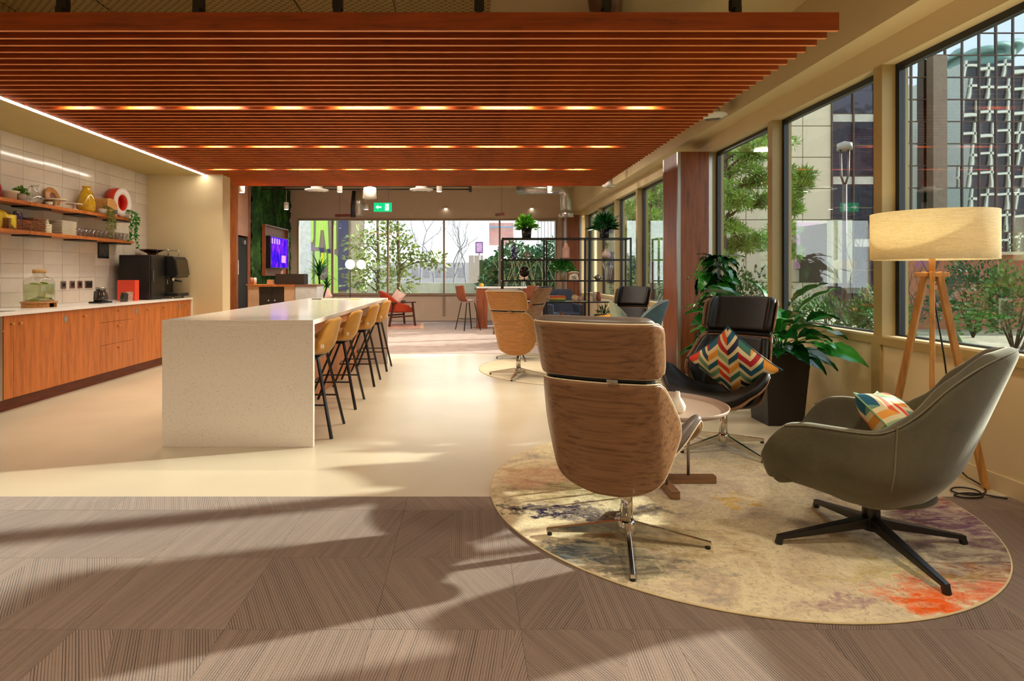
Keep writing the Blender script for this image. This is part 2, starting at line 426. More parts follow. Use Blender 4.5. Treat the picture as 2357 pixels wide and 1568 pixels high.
MB().box(0, .012, -.27, -.23, 1.25, 1.55).build('push_plate', M_white, dr)
# --- moss wall
def moss():
    t = NT('moss'); v = t.coord('Object', (1, 3.2, .55)); f = t.noise(v, 2.2, 5, .6, .5); g = t.noise(t.coord(), 38, 4, .7)
    t.l(t.ramp(t.math('ADD', t.math('MULTIPLY', f, .75), t.math('MULTIPLY', g, .25)), [(.35, C('#0c2408')), (.52, C('#1c4a0e')), (.68, C('#4f9426'))]), t.b.inputs['Base Color'])
    t.b.inputs['Roughness'].default_value = .95; t.bump(g, .9, .03); return t.m
from mathutils import noise as mn
def mossf(u, v):
    y = 13.0+u*2.88; z = .2+v*3.3
    return (-4.78+.05*mn.noise(Vector((y*7, z*5, 0)))+.03*mn.noise(Vector((y*19, z*15, 3))), y, z)
struct('wall_moss', MB().box(-4.9, -4.82, 13.0, YB, 0, ZC), M_colw)
mg = MB().grid(mossf, 120, 120).build('moss_wall', moss(), None)
tag(mg, 'dark green living moss panel covering the wall around the television', 'moss panel')
# --- far wall
def bx(px): return (px-CX)*YB/FPX
bw = MB(); xs0, xs1 = bx(686), bx(1280)
zb, zt = .745, 2.715
bw.box(XLF, xs0, YB, YB+.15, 0, ZC).box(xs1, 3.3, YB, YB+.15, 0, ZC).box(xs0, xs1, YB, YB+.15, 0, zb-.06).box(xs0, xs1, YB, YB+.15, zt+.04, ZC)
struct('wall_back', bw, M_backw)
struct('baseboard_back', MB().box(-4.75, 3.0, YB-.015, YB, 0, .12), M_backw)
mull = [686, 766, 893, 1022, 1150, 1280]
Mbf = mat('bronze_frame', '#9c8670', .4, var=.05)
for i in range(5):
    a, b = bx(mull[i]), bx(mull[i+1])
    wn = thing('window_%d' % (i+1), None, None, (0, 0, 0), kind='structure'); wn.location = ((a+b)/2, YB, zb)
    f = MB().box(a+.0005, b-.0005, YB-.03, YB+.06, zt, zt+.04).box(a+.0005, b-.0005, YB-.06, YB+.06, zb-.06, zb).box(a+.0005, a+.025, YB-.04, YB+.06, zb, zt).box(b-.025, b-.0005, YB-.04, YB+.06, zb, zt)
    f.build('window_frame', Mbf, wn, world=True)
    MB().box(a+.025, b-.025, YB+.02, YB+.028, zb, zt).build('window_pane', M_glass, wn, world=True)
for i in (1, 2, 3, 4):
    a = bx(mull[i]); struct('trim_%d' % (i+1), MB().box(a-.03, a+.03, YB-.03, YB, .12, zb-.06), Mbf)
# --- right wall
PY = [4.37+1.555*k for k in range(-2, 8)]
struct('wall_right', MB().box(XW, XW+.2, YN, YB, 0, .735).box(XW, XW+.2, YN, YB, 2.80, ZC).box(2.845, XW, YN, YB, 2.974, ZC).box(XW, XW+.2, YN, PY[0]-.045, .735, 2.80), M_cream)  # unseen stretch behind the camera closed without windows to cut light on the slats
struct('baseboard_right', MB().box(XW-.016, XW, YN, YB, 0, .10), M_cream)
struct('trim_6', MB().box(XW-.022, XW+.19, PY[0]-.045, YB, .735, .79), M_trim_shaded)
for i, y in enumerate(PY):
    struct('trim_%d' % (i+7), MB().box(XW-.004, XW+.19, y-.045, y+.045, .79, 2.80).box(XW-.022, XW, y-.045, y+.045, .10, .735), M_trim_shaded)
for i in range(len(PY)-1):
    a, b = PY[i]+.045, PY[i+1]-.045
    wn = thing('window_%d' % (i+6), None, None, (XW+.11, (a+b)/2, .79), kind='structure')
    x0, x1 = XW+.095, XW+.14; e = .038
    MB().box(x0, x1, a, b, 2.755, 2.80).box(x0, x1, a, b, .79, .81).box(x0, x1, a, a+e, .81, 2.755).box(x0, x1, b-e, b, .81, 2.755).build('window_frame', M_darkblue, wn, world=True)
    MB().box(XW+.115, XW+.121, a+e, b-e, .81, 2.755).build('window_pane', M_glass, wn, world=True)
    MB().box(XW+.0, XW+.095, a, b, .79, .80).build('window_sill', M_cream, wn, world=True)
# --- veneered columns by the window wall
def column(x0, x1, y0, y1, z1, label):
    t = thing('column', label, 'column', ((x0+x1)/2, (y0+y1)/2, 0), kind=None)
    MB().box(x0+.012, x1, y0+.012, y1-.012, 0, z1).build('core', M_cream, t, world=True)
    MB().box(x0+.035, x1-.05, y0, y0+.012, 0, z1).build('veneer_panel', M_colw, t, world=True)
    MB().box(x0, x0+.012, y0+.035, y1-.035, 0, z1).build('veneer_panel', M_colw, t, world=True)
    for (a, b, c, d) in ((x0-.002, x0+.035, y0-.002, y0+.035), (x1-.05, x1-.01, y0-.002, y0+.03), (x0-.002, x0+.03, y1-.035, y1)):
        MB().box(a, b, c, d, 0, z1).build('corner_trim', M_alu, t, world=True)
    return t
column(2.66, 3.10, 7.40, 7.96, 2.80, 'tall reddish wood-clad column with aluminium corners by the window wall')
column(2.56, 2.98, 15.25, 15.8, 2.80, 'far reddish wood-clad column in the back corner behind the open shelving')

# ================================================================ the slatted raft
SZ0, SZ1 = 2.745, 2.856; SY0, SP = 3.59, .1145
raft = thing('slatted_ceiling', 'suspended raft of long parallel reddish-brown wooden slats over the kitchen', 'ceiling panel', (0, SY0, SZ0))
sl = MB().box(-3.925, 2.275, 0, .024, 0, SZ1-SZ0).mesh('slat', M_slat); sl.materials.append(M_slat_lit); sl.polygons[0].material_index = 1
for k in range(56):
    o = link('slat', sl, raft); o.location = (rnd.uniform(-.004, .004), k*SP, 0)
for x in (-3.3, -2.5, -1.66, -.8, .075, .86, 1.66):
    MB().box(x-.02, x+.02, SY0-.005, SY0+56*SP-.09, SZ1, SZ1+.035).build('rail', M_black, raft, world=True)
    h = MB()
    for k in range(5):
        y = SY0+.02+k*1.5; h.box(x-.03, x+.03, y, y+.045, SZ1+.035, SZ1+.10).box(x-.008, x+.008, y+.015, y+.03, SZ1+.1, ZC-.04)
    h.build('hanger', M_black, raft, world=True)
Mlite = emis('downlight_lens', (1, .8, .55, 1), 2)
rowY = [(14, 'nearest', 0), (28, 'middle', 1), (41, 'farthest', 2)]
gx = [(-3.52, .22), (-2.96, .22), (-2.30, .46), (-1.62, .22), (-.94, .46), (-.31, .22), (.36, .46), (1.03, .22), (1.58, .22)]
ordn = ['first', 'second', 'third', 'fourth', 'fifth', 'sixth', 'seventh', 'eighth', 'ninth']
first_l = {}
for k, nm, q in rowY:
    y = SY0+k*SP+.024+.045
    for i, (x, ln) in enumerate(gx):
        lab = 'warm downlight recessed between slats, %s from the left in the %s row' % (ordn[i], nm)
        if ln not in first_l:
            t = thing('downlight', lab, 'light', (x, y, 2.832), group='downlights between the ceiling slats')
            MB().box(-ln/2, ln/2, -.036, .036, .004, .06).build('housing', M_black, t)
            MB().box(-ln/2+.01, ln/2-.01, -.028, .028, 0, .004).build('lens', Mlite, t); first_l[ln] = t
        else: t = dup(first_l[ln], (x, y, 2.832), 0, lab)
        ld = bpy.data.lights.new('downlight_beam', 'AREA'); ld.shape = 'RECTANGLE'; ld.size = ln-.04; ld.size_y = .05
        ld.energy = 9.0*ln/.34; ld.color = (1, .88, .70); ld.spread = R(150)
        lo = bpy.data.objects.new('downlight_beam', ld); COL.objects.link(lo); lo.location = (x, y, 2.828)

# unseen fill lamps added to brighten the carpeted end, above and behind the camera
fl0 = None
for i, (x, y) in enumerate([(-3.2, -1.6), (-.6, -1.6), (2.0, -1.6), (-3.2, .9), (-.6, .9), (2.0, .9)]):
    lab = 'added round fill lamp over the carpet, %s from the left in the %s row' % (ordn[i % 3], 'rear' if i < 3 else 'front')
    if fl0 is None:
        fl0 = t = thing('fill_light', lab, 'light', (x, y, 3.42), group='added fill lamps over the carpet')
        MB().cyl((0, 0), .2, .02, .13, 32).build('housing', M_white, t); MB().cyl((0, 0), .18, 0, .02, 32).build('diffuser', emis('fill_diffuser', (1, .86, .66, 1), 3), t)
    else: dup(fl0, (x, y, 3.42), 0, lab)
    ld = bpy.data.lights.new('fill_light_beam', 'AREA'); ld.shape = 'DISK'; ld.size = .34; ld.energy = 25; ld.color = (1, .87, .72); ld.spread = R(132)
    lo = bpy.data.objects.new('fill_light_beam', ld); COL.objects.link(lo); lo.location = (x, y, 3.415)

for i, (x, y) in enumerate([(-3.4, 10.2), (-1.6, 10.2), (1.2, 10.2), (-3.8, 11.3), (-1.6, 11.3), (1.2, 11.3)]):  # unseen fill lamps added to brighten the far lounge, hidden above the slats
    dup(fl0, (x, y, 3.42), 0, 'added round far-lounge fill lamp above the slats, %s from the left, %s row' % (ordn[i % 3], 'near' if i < 3 else 'far'), 'added fill lamps of the far lounge')
    ld = bpy.data.lights.new('fill_light_beam', 'AREA'); ld.shape = 'DISK'; ld.size = .34; ld.energy = 34; ld.color = (1, .88, .74); ld.spread = R(170)
    lo = bpy.data.objects.new('fill_light_beam', ld); COL.objects.link(lo); lo.location = (x, y, 3.415)
# ================================================================ lounge chairs with plywood shells
def rot2(x, y, a): return x*cos(a)-y*sin(a), x*sin(a)+y*cos(a)
def bend(s, off=0.0):
    """plan curve of a shell: nearly flat in the middle, turning forward near the sides; off = inward offset"""
    R1, S1, R2, AM = .75, .185, .085, 1.12; a1 = S1/R1; sg = 1 if s >= 0 else -1; s = abs(s)
    if s < S1: a = s/R1; x, y = (R1-off)*sin(a), R1-(R1-off)*cos(a)
    else:
        a = min(AM, a1+(s-S1)/R2); cx, cy = (R1-R2)*sin(a1), R1-(R1-R2)*cos(a1); rest = max(0, s-S1-(AM-a1)*R2)
        x, y = cx+(R2-off)*sin(a)+rest*cos(a), cy-(R2-off)*cos(a)+rest*sin(a)
    return sg*x, y
BACKW = [(0, .05), (.04, .14), (.10, .205), (.18, .26), (.30, .315), (.42, .36), (.50, .39), (.60, .398), (.68, .385), (.82, .345), (.94, .305), (.985, .285), (1, .26)]
HEADW = [(0, .265), (.06, .295), (.14, .308), (.5, .316), (.86, .32), (.95, .308), (1, .28)]
SEATW = [(0, .15), (.08, .20), (.25, .27), (.42, .36), (.56, .41), (.68, .41), (.82, .345), (.94, .25), (1, .15)]
def lean(z): return -.115-(z-.27)*.36-.10*max(0, (z-.27))**2
def shell_pt(s, z, Rr, off=0.0):
    x, y = bend(s, off); return Vector((x, lean(z)+y, z))
def backfn(W, z0, z1, Rr, off=0.0, k=1.0, ez=0.0):
    def f(u, v):
        zz = z0+ez+(z1-z0-2*ez)*v; t = (zz-z0)/(z1-z0)
        s = (u*2-1)*interp(W, t)*k
        p = shell_pt(s, zz, Rr, off); p.z += -.02*(abs(u*2-1)**2)*0; return p
    return f
def seatfn(off=0.0, k=1.0):
    def f(u, v):
        y = -.115+.495*v; s = (u*2-1)*interp(SEATW, v)*k
        zc = sinterp([(-.115, .365), (0, .345), (.18, .37), (.29, .375), (.38, .34)], y)
        e = abs(s)/.385; up = .185*e**2.2*sinterp([(-.115, .5), (0, .9), (.14, 1), (.28, .55), (.38, .2)], y)
        return Vector((s*(1-.10*e), y, zc+up+off))
    return f
def lounge_chair(name, label, shell, leather, loc, rz, base_rz, grp, soff=(0, 0), edge=None):
    edge = edge or M_edge
    t = thing(name, label, 'chair', loc, rz, grp)
    b = MB().grid(backfn(BACKW, .265, .80, .42), 20, 22).build('back_shell', shell, t, solid=.014, sub=1)
    h = MB().grid(backfn(HEADW, .822, 1.05, .42), 20, 12).build('headrest_shell', shell, t, solid=.014, sub=1)
    s = MB().grid(seatfn(), 20, 18).build('seat_shell', shell, t, solid=.014, sub=1)
    # pale plywood edges
    def rim(fn, nu, nv, par, r=.0034):
        pts = [fn(i/nu, 0) for i in range(nu)]+[fn(1, j/nv) for j in range(nv)]+[fn(1-i/nu, 1) for i in range(nu)]+[fn(0, 1-j/nv) for j in range(nv)]
        pts.append(pts[0]); MB().tube(pts, r, 6, cap=False).build('plywood_edge', edge, par)
    rim(backfn(BACKW, .265, .80, .42), 20, 24, b); rim(backfn(HEADW, .824, 1.05, .42), 20, 10, h); rim(seatfn(), 20, 20, s)
    MB().grid(backfn(BACKW, .265, .80, .42, .034, .985, .02), 18, 18).build('back_cushion', leather, t, solid=.045, sub=2)
    MB().grid(backfn(HEADW, .818, 1.075, .42, .036, .99, .002), 18, 10).build('headrest_cushion', leather, t, solid=.05, sub=2)
    MB().grid(seatfn(.034, .985), 18, 16).build('seat_cushion', leather, t, solid=.05, sub=2)
    # joining bracket between back and headrest, a slim metal tab
    p = shell_pt(.07, .812, .42); MB().cbox((p.x, p.y-.006, p.z), (.045, .010, .014)).build('bracket', M_alu, t)
    MB().cbox((0, -.02, .325), (.2, .2, .02)).build('seat_plate', M_black, t)
    MB().grid(lambda u, v: shell_pt((u*2-1)*.25, .79+.045*v, .42, .012), 14, 2).build('gap_shade_strip', M_blackp, t, solid=.008)  # dark strip painting in the shade of the gap below the headrest
    for q_ in KIDS[t.name]: q_.location = (soff[0], soff[1], 0)
    # swivel base
    a0 = base_rz-rz
    MB().cyl((0, 0), .03, .06, .30, 24, .024).build('column', M_chrome, t)
    MB().lathe([(.0, .105), (.033, .105), (.042, .09), (.042, .045), (.03, .035), (0, .035)], (0, 0, 0), 24).build('hub', M_chrome, t)
    for k in range(4):
        d = Vector((cos(a0+k*pi/2), sin(a0+k*pi/2), 0))
        f = MB().bar(d*.03+Vector((0, 0, .07)), d*.37+Vector((0, 0, .022)), .024, .058, w2=.02, h2=.018).build('foot', M_chrome, t, bevel=.003)
        MB().cyl((d.x*.355, d.y*.355), .012, 0, .018, 12).build('glide', M_blackp, f)
    return t
lounge_chair('lounge_chair', 'high-backed lounge chair with a walnut shell seen from behind on the round rug', M_wal, M_leathg, (.742, 2.726, .009), -R(26), -R(11.5), None, soff=(-.05, -.06))
lounge_chair('lounge_chair', 'black leather lounge chair facing the camera with a zigzag cushion on its seat', M_wal, M_leath, (1.835, 4.20, .009), R(180-45), R(19), None, edge=M_wal)
lounge_chair('lounge_chair', 'honey-coloured oak-backed lounge chair behind the walnut one, back to the camera', M_oak, M_leathg, (.63, 7.2, .004), -R(33), R(-18), None)
lounge_chair('lounge_chair', 'lounge chair of which only the dark headrest shows over the oak-backed chair', M_wal, M_leath, (.80, 8.75, .004), R(62), R(5), None, edge=M_wal)
lounge_chair('lounge_chair', 'dark leather lounge chair in front of the open shelving, beside the blue-grey armchair', M_wal, M_leath, (2.16, 8.1, .004), R(140), R(20), None, edge=M_wal)

# ================================================================ upholstered swivel armchairs
def armchair(name, label, fabric, metal, loc, rz, base_rz, seam):
    """local +y is where the sitter looks"""
    t = thing(name, label, 'armchair', loc, rz)
    W, D0, D1 = .36, -.27, .375
    def plan(a):                     # a -1..1 from one arm front round the back to the other
        s = a*1.0; Ls = D1-(D0+.30); arcL = pi*.34; tot = Ls*2+arcL; d = (s+1)/2*tot
        if d < Ls: return Vector((W, D1-d, 0)), Vector((1, 0, 0))
        if d > Ls+arcL: return Vector((-W, D1-(tot-d), 0)), Vector((-1, 0, 0))
        th = (d-Ls)/arcL*pi; return Vector((W*cos(th), D0+.30-.31*sin(th), 0)), Vector((cos(th), -sin(th), 0))
    def hz(a):
        aa = abs(a)
        return sinterp([(0, .95), (.12, .93), (.24, .83), (.36, .67), (.48, .60), (.78, .60), (.86, .585), (.93, .54), (.97, .48), (1, .41)], aa)
    def zb(a): return sinterp([(0, .25), (.4, .25), (1, .31)], abs(a))
    def f(u, v):
        a = u*2-1; p, n = plan(a); z = zb(a)+(hz(a)-zb(a))*v
        fl_ = .045*(z-.42)/.25 if z > .3 else -.03
        back = max(0, 1-abs(a)/.42)**1.2
        q = p*1.0+n*(fl_*(.7-back*.2)-.11*max(0, 1-(z-zb(a))/.2)**2); q.z = z
        q.y -= back*max(0, z-.34)*.26
        q.y += .03*(1-abs(a))*0
        return q
    MB().grid(f, 44, 12).build('shell', fabric, t, solid=.062, sub=2)
    # seat
    def seat(u, v):
        x = (u*2-1); y = (v*2-1); r = (abs(x)**5+abs(y)**5)
        yy = .065+y*.285; q = .32*(sqrt(max(0, 1-(yy/.29)**2)) if yy < 0 else 1); return Vector((x*max(q, .1), yy, .37+.045*(1-min(1, r))**.6))
    MB().grid(seat, 14, 14).build('seat', fabric, t, solid=.10, sub=1, off=-1)
    def und(u, v):
        x = (u*2-1); y = (v*2-1); m = max(abs(x), abs(y), 1e-6); l = sqrt(x*x+y*y) or 1; x, y = x*m/l, y*m/l
        return Vector((x*.265, .04+y*.285, .262+.05*max(0, y)))
    MB().grid(und, 12, 12).build('underside', fabric, t, solid=.03, sub=1)
    # seams
    for sgn in (-1, 1):
        u0 = .5+sgn*.21
        pts = chaikin([f(u0, j/12)+plan(u0*2-1)[1]*.031 for j in range(13)])
        MB().tube(pts, .004, 6).build('piping', seam, t)
    pts = [f(i/60, 1.0)+Vector((0, 0, -.006))+plan(i/60*2-1)[1]*.028 for i in range(2, 59, 3)]; pts = chaikin(pts, 3)
    MB().tube(pts, .0035, 6).build('piping', seam, t)
    a0 = base_rz-rz
    MB().cyl((0, 0), .038, .07, .27, 20, .034).build('column', metal, t)
    for k in range(4):
        d = Vector((cos(a0+k*pi/2), sin(a0+k*pi/2), 0)); up = Vector((0, 0, 1))
        g = MB().bar(d*.02+up*.105, d*.43+up*.032, .05, .045, w2=.026, h2=.02)
        g.bar(d*.418+up*.034, d*.428+up*.0, .024, .026); g.build('foot', metal, t, bevel=.004)
    return t
def velvet(name, c1, c2):
    t = NT(name); v = t.coord(); f = t.noise(v, 5, 4, .6); g = t.noise(v, 220, 2)
    m = t.math('ADD', t.math('MULTIPLY', f, .7), t.math('MULTIPLY', g, .3))
    t.l(t.ramp(m, [(.35, C(c2)), (.65, C(c1))]), t.b.inputs['Base Color']); t.b.inputs['Roughness'].default_value = .85
    t.b.inputs['Sheen Weight'].default_value = .6; t.b.inputs['Sheen Roughness'].default_value = .35; t.b.inputs['Sheen Tint'].default_value = (.9, .9, .75, 1)
    t.bump(g, .25, .002); return t.m
M_vel = velvet('olive_grey_velvet', '#5c563c', '#474230'); M_velseam = mat('seam_fabric', '#6f6850', .8)
M_blu = velvet('blue_grey_velvet', '#5e7c88', '#48646f'); M_bluseam = mat('seam_fabric_pale', '#c8b992', .8)
armchair('armchair', 'olive-grey velvet swivel armchair with a black star base at the right of the rug', M_vel, M_black, (1.86, 2.70, .009), R(47), 0, M_velseam)
armchair('armchair', 'blue-grey velvet armchair beyond the walnut chair with a pale piped edge', M_blu, M_black, (1.98, 7.25, .004), R(60), R(10), M_bluseam)

# ================================================================ cushions
def chevron_mat(name, nu=7, nv=6.5, seed=0.0, ang=0):
    t = NT(name); uv = t.coord('UV', (1, 1, 1), (0, 0, ang)); sx = t.n('ShaderNodeSeparateXYZ'); t.l(uv, sx.inputs[0])
    a = t.math('ADD', t.math('MULTIPLY', sx.outputs[0], nu), 10+seed); col = t.math('FLOOR', a); pp = t.math('PINGPONG', a, 1.0)
    b = t.math('ADD', t.math('MULTIPLY', sx.outputs[1], nv), t.math('MULTIPLY', pp, .95)); b = t.math('ADD', b, 10.0)
    row = t.math('FLOOR', b); fr = t.math('FRACT', b)
    wn = t.n('ShaderNodeTexWhiteNoise', noise_dimensions='2D'); cb = t.n('ShaderNodeCombineXYZ'); t.l(t.math('ADD', col, seed*7), cb.inputs[0]); t.l(row, cb.inputs[1]); t.l(cb.outputs[0], wn.inputs['Vector'])
    pal = ['#e8401e', '#24506a', '#6f9a78', '#f0a23c', '#2c2a4a', '#3c7466', '#b8222a', '#9ab884', '#e85a28', '#1c6078']
    c = t.ramp(wn.outputs['Value'], [(i/len(pal), C(x)) for i, x in enumerate(pal)], True)
    t.l(t.mix(t.math('LESS_THAN', fr, .40), c, C('#ecd9a6')), t.b.inputs['Base Color'])
    t.b.inputs['Roughness'].default_value = .8; ob = t.coord(); t.bump(t.noise(ob, 350, 2), .2, .002); return t.m
def cushion(name, label, m, size, thick, M, cat='cushion', group=None, parts=None):
    """M places the cushion: its local x/y are the square, z the thickness"""
    t = thing(name, label, cat, M.to_translation(), 0, group)
    Rm = M.to_3x3()
    def side(sg):
        def f(u, v):
            x, y = u*2-1, v*2-1
            px = x*(1-.09*(1-abs(y)**2)*1.0); py = y*(1-.09*(1-abs(x)**2))
            h = ((1-x**4)*(1-y**4))**.55
            wr = .012*mn.noise(Vector((x*3, y*3, sg*2+size)))
            return Rm @ Vector((px*size/2, py*size/2, sg*(h*thick/2)+wr*h))
        return f
    mb = MB().grid(side(1), 22, 22); n = len(mb.v); mb.grid(side(-1), 22, 22)
    mb.f = [f if f[0] < n else f[::-1] for f in mb.f]
    o = mb.build('cover', m, t, sub=1)
    ed = [Rm @ Vector((x*size/2*(1-.09*(1-y*y)), y*size/2*(1-.09*(1-x*x)), 0)) for x, y in
          [(-1+i/8, -1) for i in range(17)]+[(1, -1+i/8) for i in range(17)]+[(1-i/8, 1) for i in range(17)]+[(-1, 1-i/8) for i in range(17)]]
    MB().tube(ed, .004, 6, cap=False).build('piping', m, t)
    return t
def place(loc, facing_deg, tilt_deg, roll_deg):
    """facing: heading the cushion's face looks (deg, 0 = +y); tilt back from vertical; roll in its own plane"""
    return Matrix.Translation(loc) @ Matrix.Rotation(R(facing_deg), 4, 'Z') @ Matrix.Rotation(R(-90+tilt_deg)*-1, 4, 'X') @ Matrix.Rotation(R(180), 4, 'Y') @ Matrix.Rotation(R(roll_deg), 4, 'Z')
M_chev = chevron_mat('zigzag_fabric', 6, 5.5, 1.0, R(45)); M_chev2 = chevron_mat('zigzag_fabric_2', 6, 5.5, 3.0, R(35))
cushion('cushion', 'multicoloured zigzag cushion standing on its corner in the black leather chair', M_chev, .44, .15, place((1.83, 4.05, .635), 140, 30, 42))
cushion('cushion', 'multicoloured zigzag cushion lying in the olive-grey velvet armchair', M_chev2, .42, .15, place((1.98, 2.66, .545), 50, 45, 10))
cushion('cushion', 'mustard yellow cushion in the dark leather chair by the open shelving', mat('mustard_cloth', '#e0a22c', .85, var=.1), .40, .13, place((2.00, 7.95, .55), 140, 25, 15))
cushion('cushion', 'sage green cushion leaning inside the blue-grey armchair', mat('sage_cloth', '#8f9474', .85, var=.1), .42, .13, place((1.90, 7.24, .68), 60, 28, 38))

# ================================================================ rugs
def rug_mat():
    t = NT('painterly_rug'); v = t.coord('Object'); 
    n1 = t.noise(v, 2.6, 6, .65, .8); n2 = t.noise(v, 60, 5, .8); n3 = t.noise(t.coord('Object', (1, 3.0, 1)), 5, 6, .7, 1.0); n4 = t.noise(v, 140, 2, .8)
    base = t.ramp(n1, [(.3, C('#b9a078')), (.45, C('#e6d7ae')), (.58, C('#cdb99a')), (.7, C('#a89a8c'))])
    wp = t.n('ShaderNodeTexNoise'); wp.inputs['Scale'].default_value = 4.5; wp.inputs['Detail'].default_value = 6; wp.inputs['Roughness'].default_value = .7; t.l(v, wp.inputs['Vector'])
    sub = t.n('ShaderNodeVectorMath', operation='SUBTRACT'); t.l(wp.outputs['Color'], sub.inputs[0]); sub.inputs[1].default_value = (.5, .5, .5)
    scl = t.n('ShaderNodeVectorMath', operation='SCALE'); t.l(sub.outputs[0], scl.inputs[0]); scl.inputs['Scale'].default_value = .9
    add = t.n('ShaderNodeVectorMath', operation='ADD'); t.l(v, add.inputs[0]); t.l(scl.outputs[0], add.inputs[1])
    # positions relative to the rug's centre (metres); radii x,y; colour; strength
    blobs = [(.37, -1.13, .17, .10, '#f0641c', 1.0), (.62, -1.05, .2, .1, '#d8501c', .8), (-.98, -.22, .34, .045, '#221a38', 1.0), (-.62, -.3, .3, .05, '#33304a', .9), (-.95, .28, .3, .2, '#b57248', .55),
             (-.78, .0, .3, .12, '#5f7048', .65), (-1.0, -.02, .3, .1, '#8c6a38', .6), (-.95, -.72, .34, .10, '#26404e', .95), (-.72, -.86, .3, .08, '#3a3a38', .8), (-.55, -.62, .3, .12, '#8a7038', .6),
             (1.05, -.05, .22, .34, '#8a2440', .9), (1.02, -.42, .26, .22, '#5a2a5c', .85), (.86, -.72, .34, .16, '#4a2c3c', .8), (.70, -.40, .3, .14, '#6a4c50', .7), (1.0, .25, .16, .2, '#b0603c', .6), (.75, -.9, .22, .08, '#7a2c18', .8),
             (.2, .9, .6, .25, '#8f98a0', .45), (-.1, .2, .4, .3, '#b9a7a2', .4), (.1, -.15, .08, .04, '#d8a820', .8), (.0, -1.16, .1, .05, '#8a4a70', .6), (.35, -.9, .3, .06, '#c9b23c', .4)]
    col = base
    for x, y, rx, ry, c, s in blobs:
        d = t.n('ShaderNodeVectorMath', operation='SUBTRACT'); t.l(add.outputs[0], d.inputs[0]); d.inputs[1].default_value = (x, y, 0)
        m = t.n('ShaderNodeVectorMath', operation='MULTIPLY'); t.l(d.outputs[0], m.inputs[0]); m.inputs[1].default_value = (1/rx, 1/ry, 0)
        ln = t.n('ShaderNodeVectorMath', operation='LENGTH'); t.l(m.outputs[0], ln.inputs[0])
        f = t.n('ShaderNodeMapRange'); t.l(ln.outputs['Value'], f.inputs[0]); f.inputs[1].default_value = 1.5; f.inputs[2].default_value = .6; f.inputs[3].default_value = 0; f.inputs[4].default_value = s
        col = t.mix(f.outputs[0], col, C(c))
    sp_ = t.ramp(n3, [(.44, (0, 0, 0, 1)), (.6, (1, 1, 1, 1))]); col = t.mix(t.math('MULTIPLY', sp_, .38), col, C('#f0e2b4'))
    spk = t.ramp(n2, [(.52, (0, 0, 0, 1)), (.62, (1, 1, 1, 1))]); col = t.mix(t.math('MULTIPLY', spk, .42), col, C('#6d5836'))
    t.l(col, t.b.inputs['Base Color']); t.b.inputs['Roughness'].default_value = .95; t.b.inputs['Specular IOR Level'].default_value = .1
    t.bump(t.math('ADD', n2, n4), .5, .006); return t.m
RC = (1.394, 3.35); RR = 1.258
rug = thing('round_rug', 'large round multicoloured distressed rug under the lounge chairs', 'rug', (RC[0], RC[1], .0005))
MB().cyl((0, 0), RR, 0, .008, 128).build('pile', rug_mat(), rug)
MB().tube([(RR*cos(2*pi*k/128), RR*sin(2*pi*k/128), .0042) for k in range(129)], .0045, 8, cap=False).build('bound_edge', mat('rug_binding', '#cbb688', .8), rug)
rug2 = thing('round_rug', 'pale round rug barely darker than the floor under the oak-backed chair', 'rug', (1.42, 7.75, .0005))
MB().cyl((0, 0), 1.26, 0, .004, 96).build('pile', mat('pale_rug', '#c9bb9c', .9, var=.06, vs=8), rug2)
MB().tube([(1.26*cos(2*pi*k/96), 1.26*sin(2*pi*k/96), .003) for k in range(97)], .004, 6, cap=False).build('bound_edge', mat('pale_rug_binding', '#b9a888', .8), rug2)
rug3 = thing('rug', 'small pink and terracotta rug under the orange armchair by the far windows', 'rug', (-1.75, 14.2, .0025), R(4))
MB().box(-.62, .62, -.75, .75, 0, .008).build('pile', mat('pink_rug', '#b98a76', .9, var=.3, vs=3), rug3)
MB().box(.62, .70, -.75, .75, 0, .008).build('border', mat('rug_border', '#cfa57e', .9), rug3)

# ================================================================ side table
tb = thing('side_table', 'round pale pink-beige tray table with wooden foot bars beside the walnut chair', 'table', (1.15, 3.47, .009))
Mtray = mat('tray_lacquer', '#b49c88', .38, var=.03)
MB().lathe([(0, .455), (.352, .455), (.365, .462), (.372, .482), (.368, .484), (.358, .468), (.348, .463), (0, .463)], (0, 0, 0), 64).build('tray', Mtray, tb)
MB().bar((-.33, .03, .022), (.33, .03, .022), .05, .044).build('foot_bar', M_wal, tb, bevel=.003)
MB().bar((0, -.24, .022), (0, .002, .022), .05, .044).build('foot_bar', M_wal, tb, bevel=.003)
MB().bar((0, .058, .022), (0, .30, .022), .05, .044).build('foot_bar', M_wal, tb, bevel=.003)
for x, y in ((.17, .03), (-.17, .03), (-.015, -.13), (0, .2)):
    MB().cyl((x, y), .009, .044, .455, 12).build('post', M_alu, tb)
vs = thing('vase', 'small white teardrop vase on the round tray table', 'vase', (1.185, 3.30, .4725))
MB().lathe([(0, 0), (.03, .0), (.042, .02), (.044, .04), (.03, .068), (.014, .09), (.011, .12), (.009, .12), (.009, .09), (0, .06)], (0, 0, 0), 24).build('body', mat('white_ceramic', '#e8e0cc', .3, var=.02), vs)

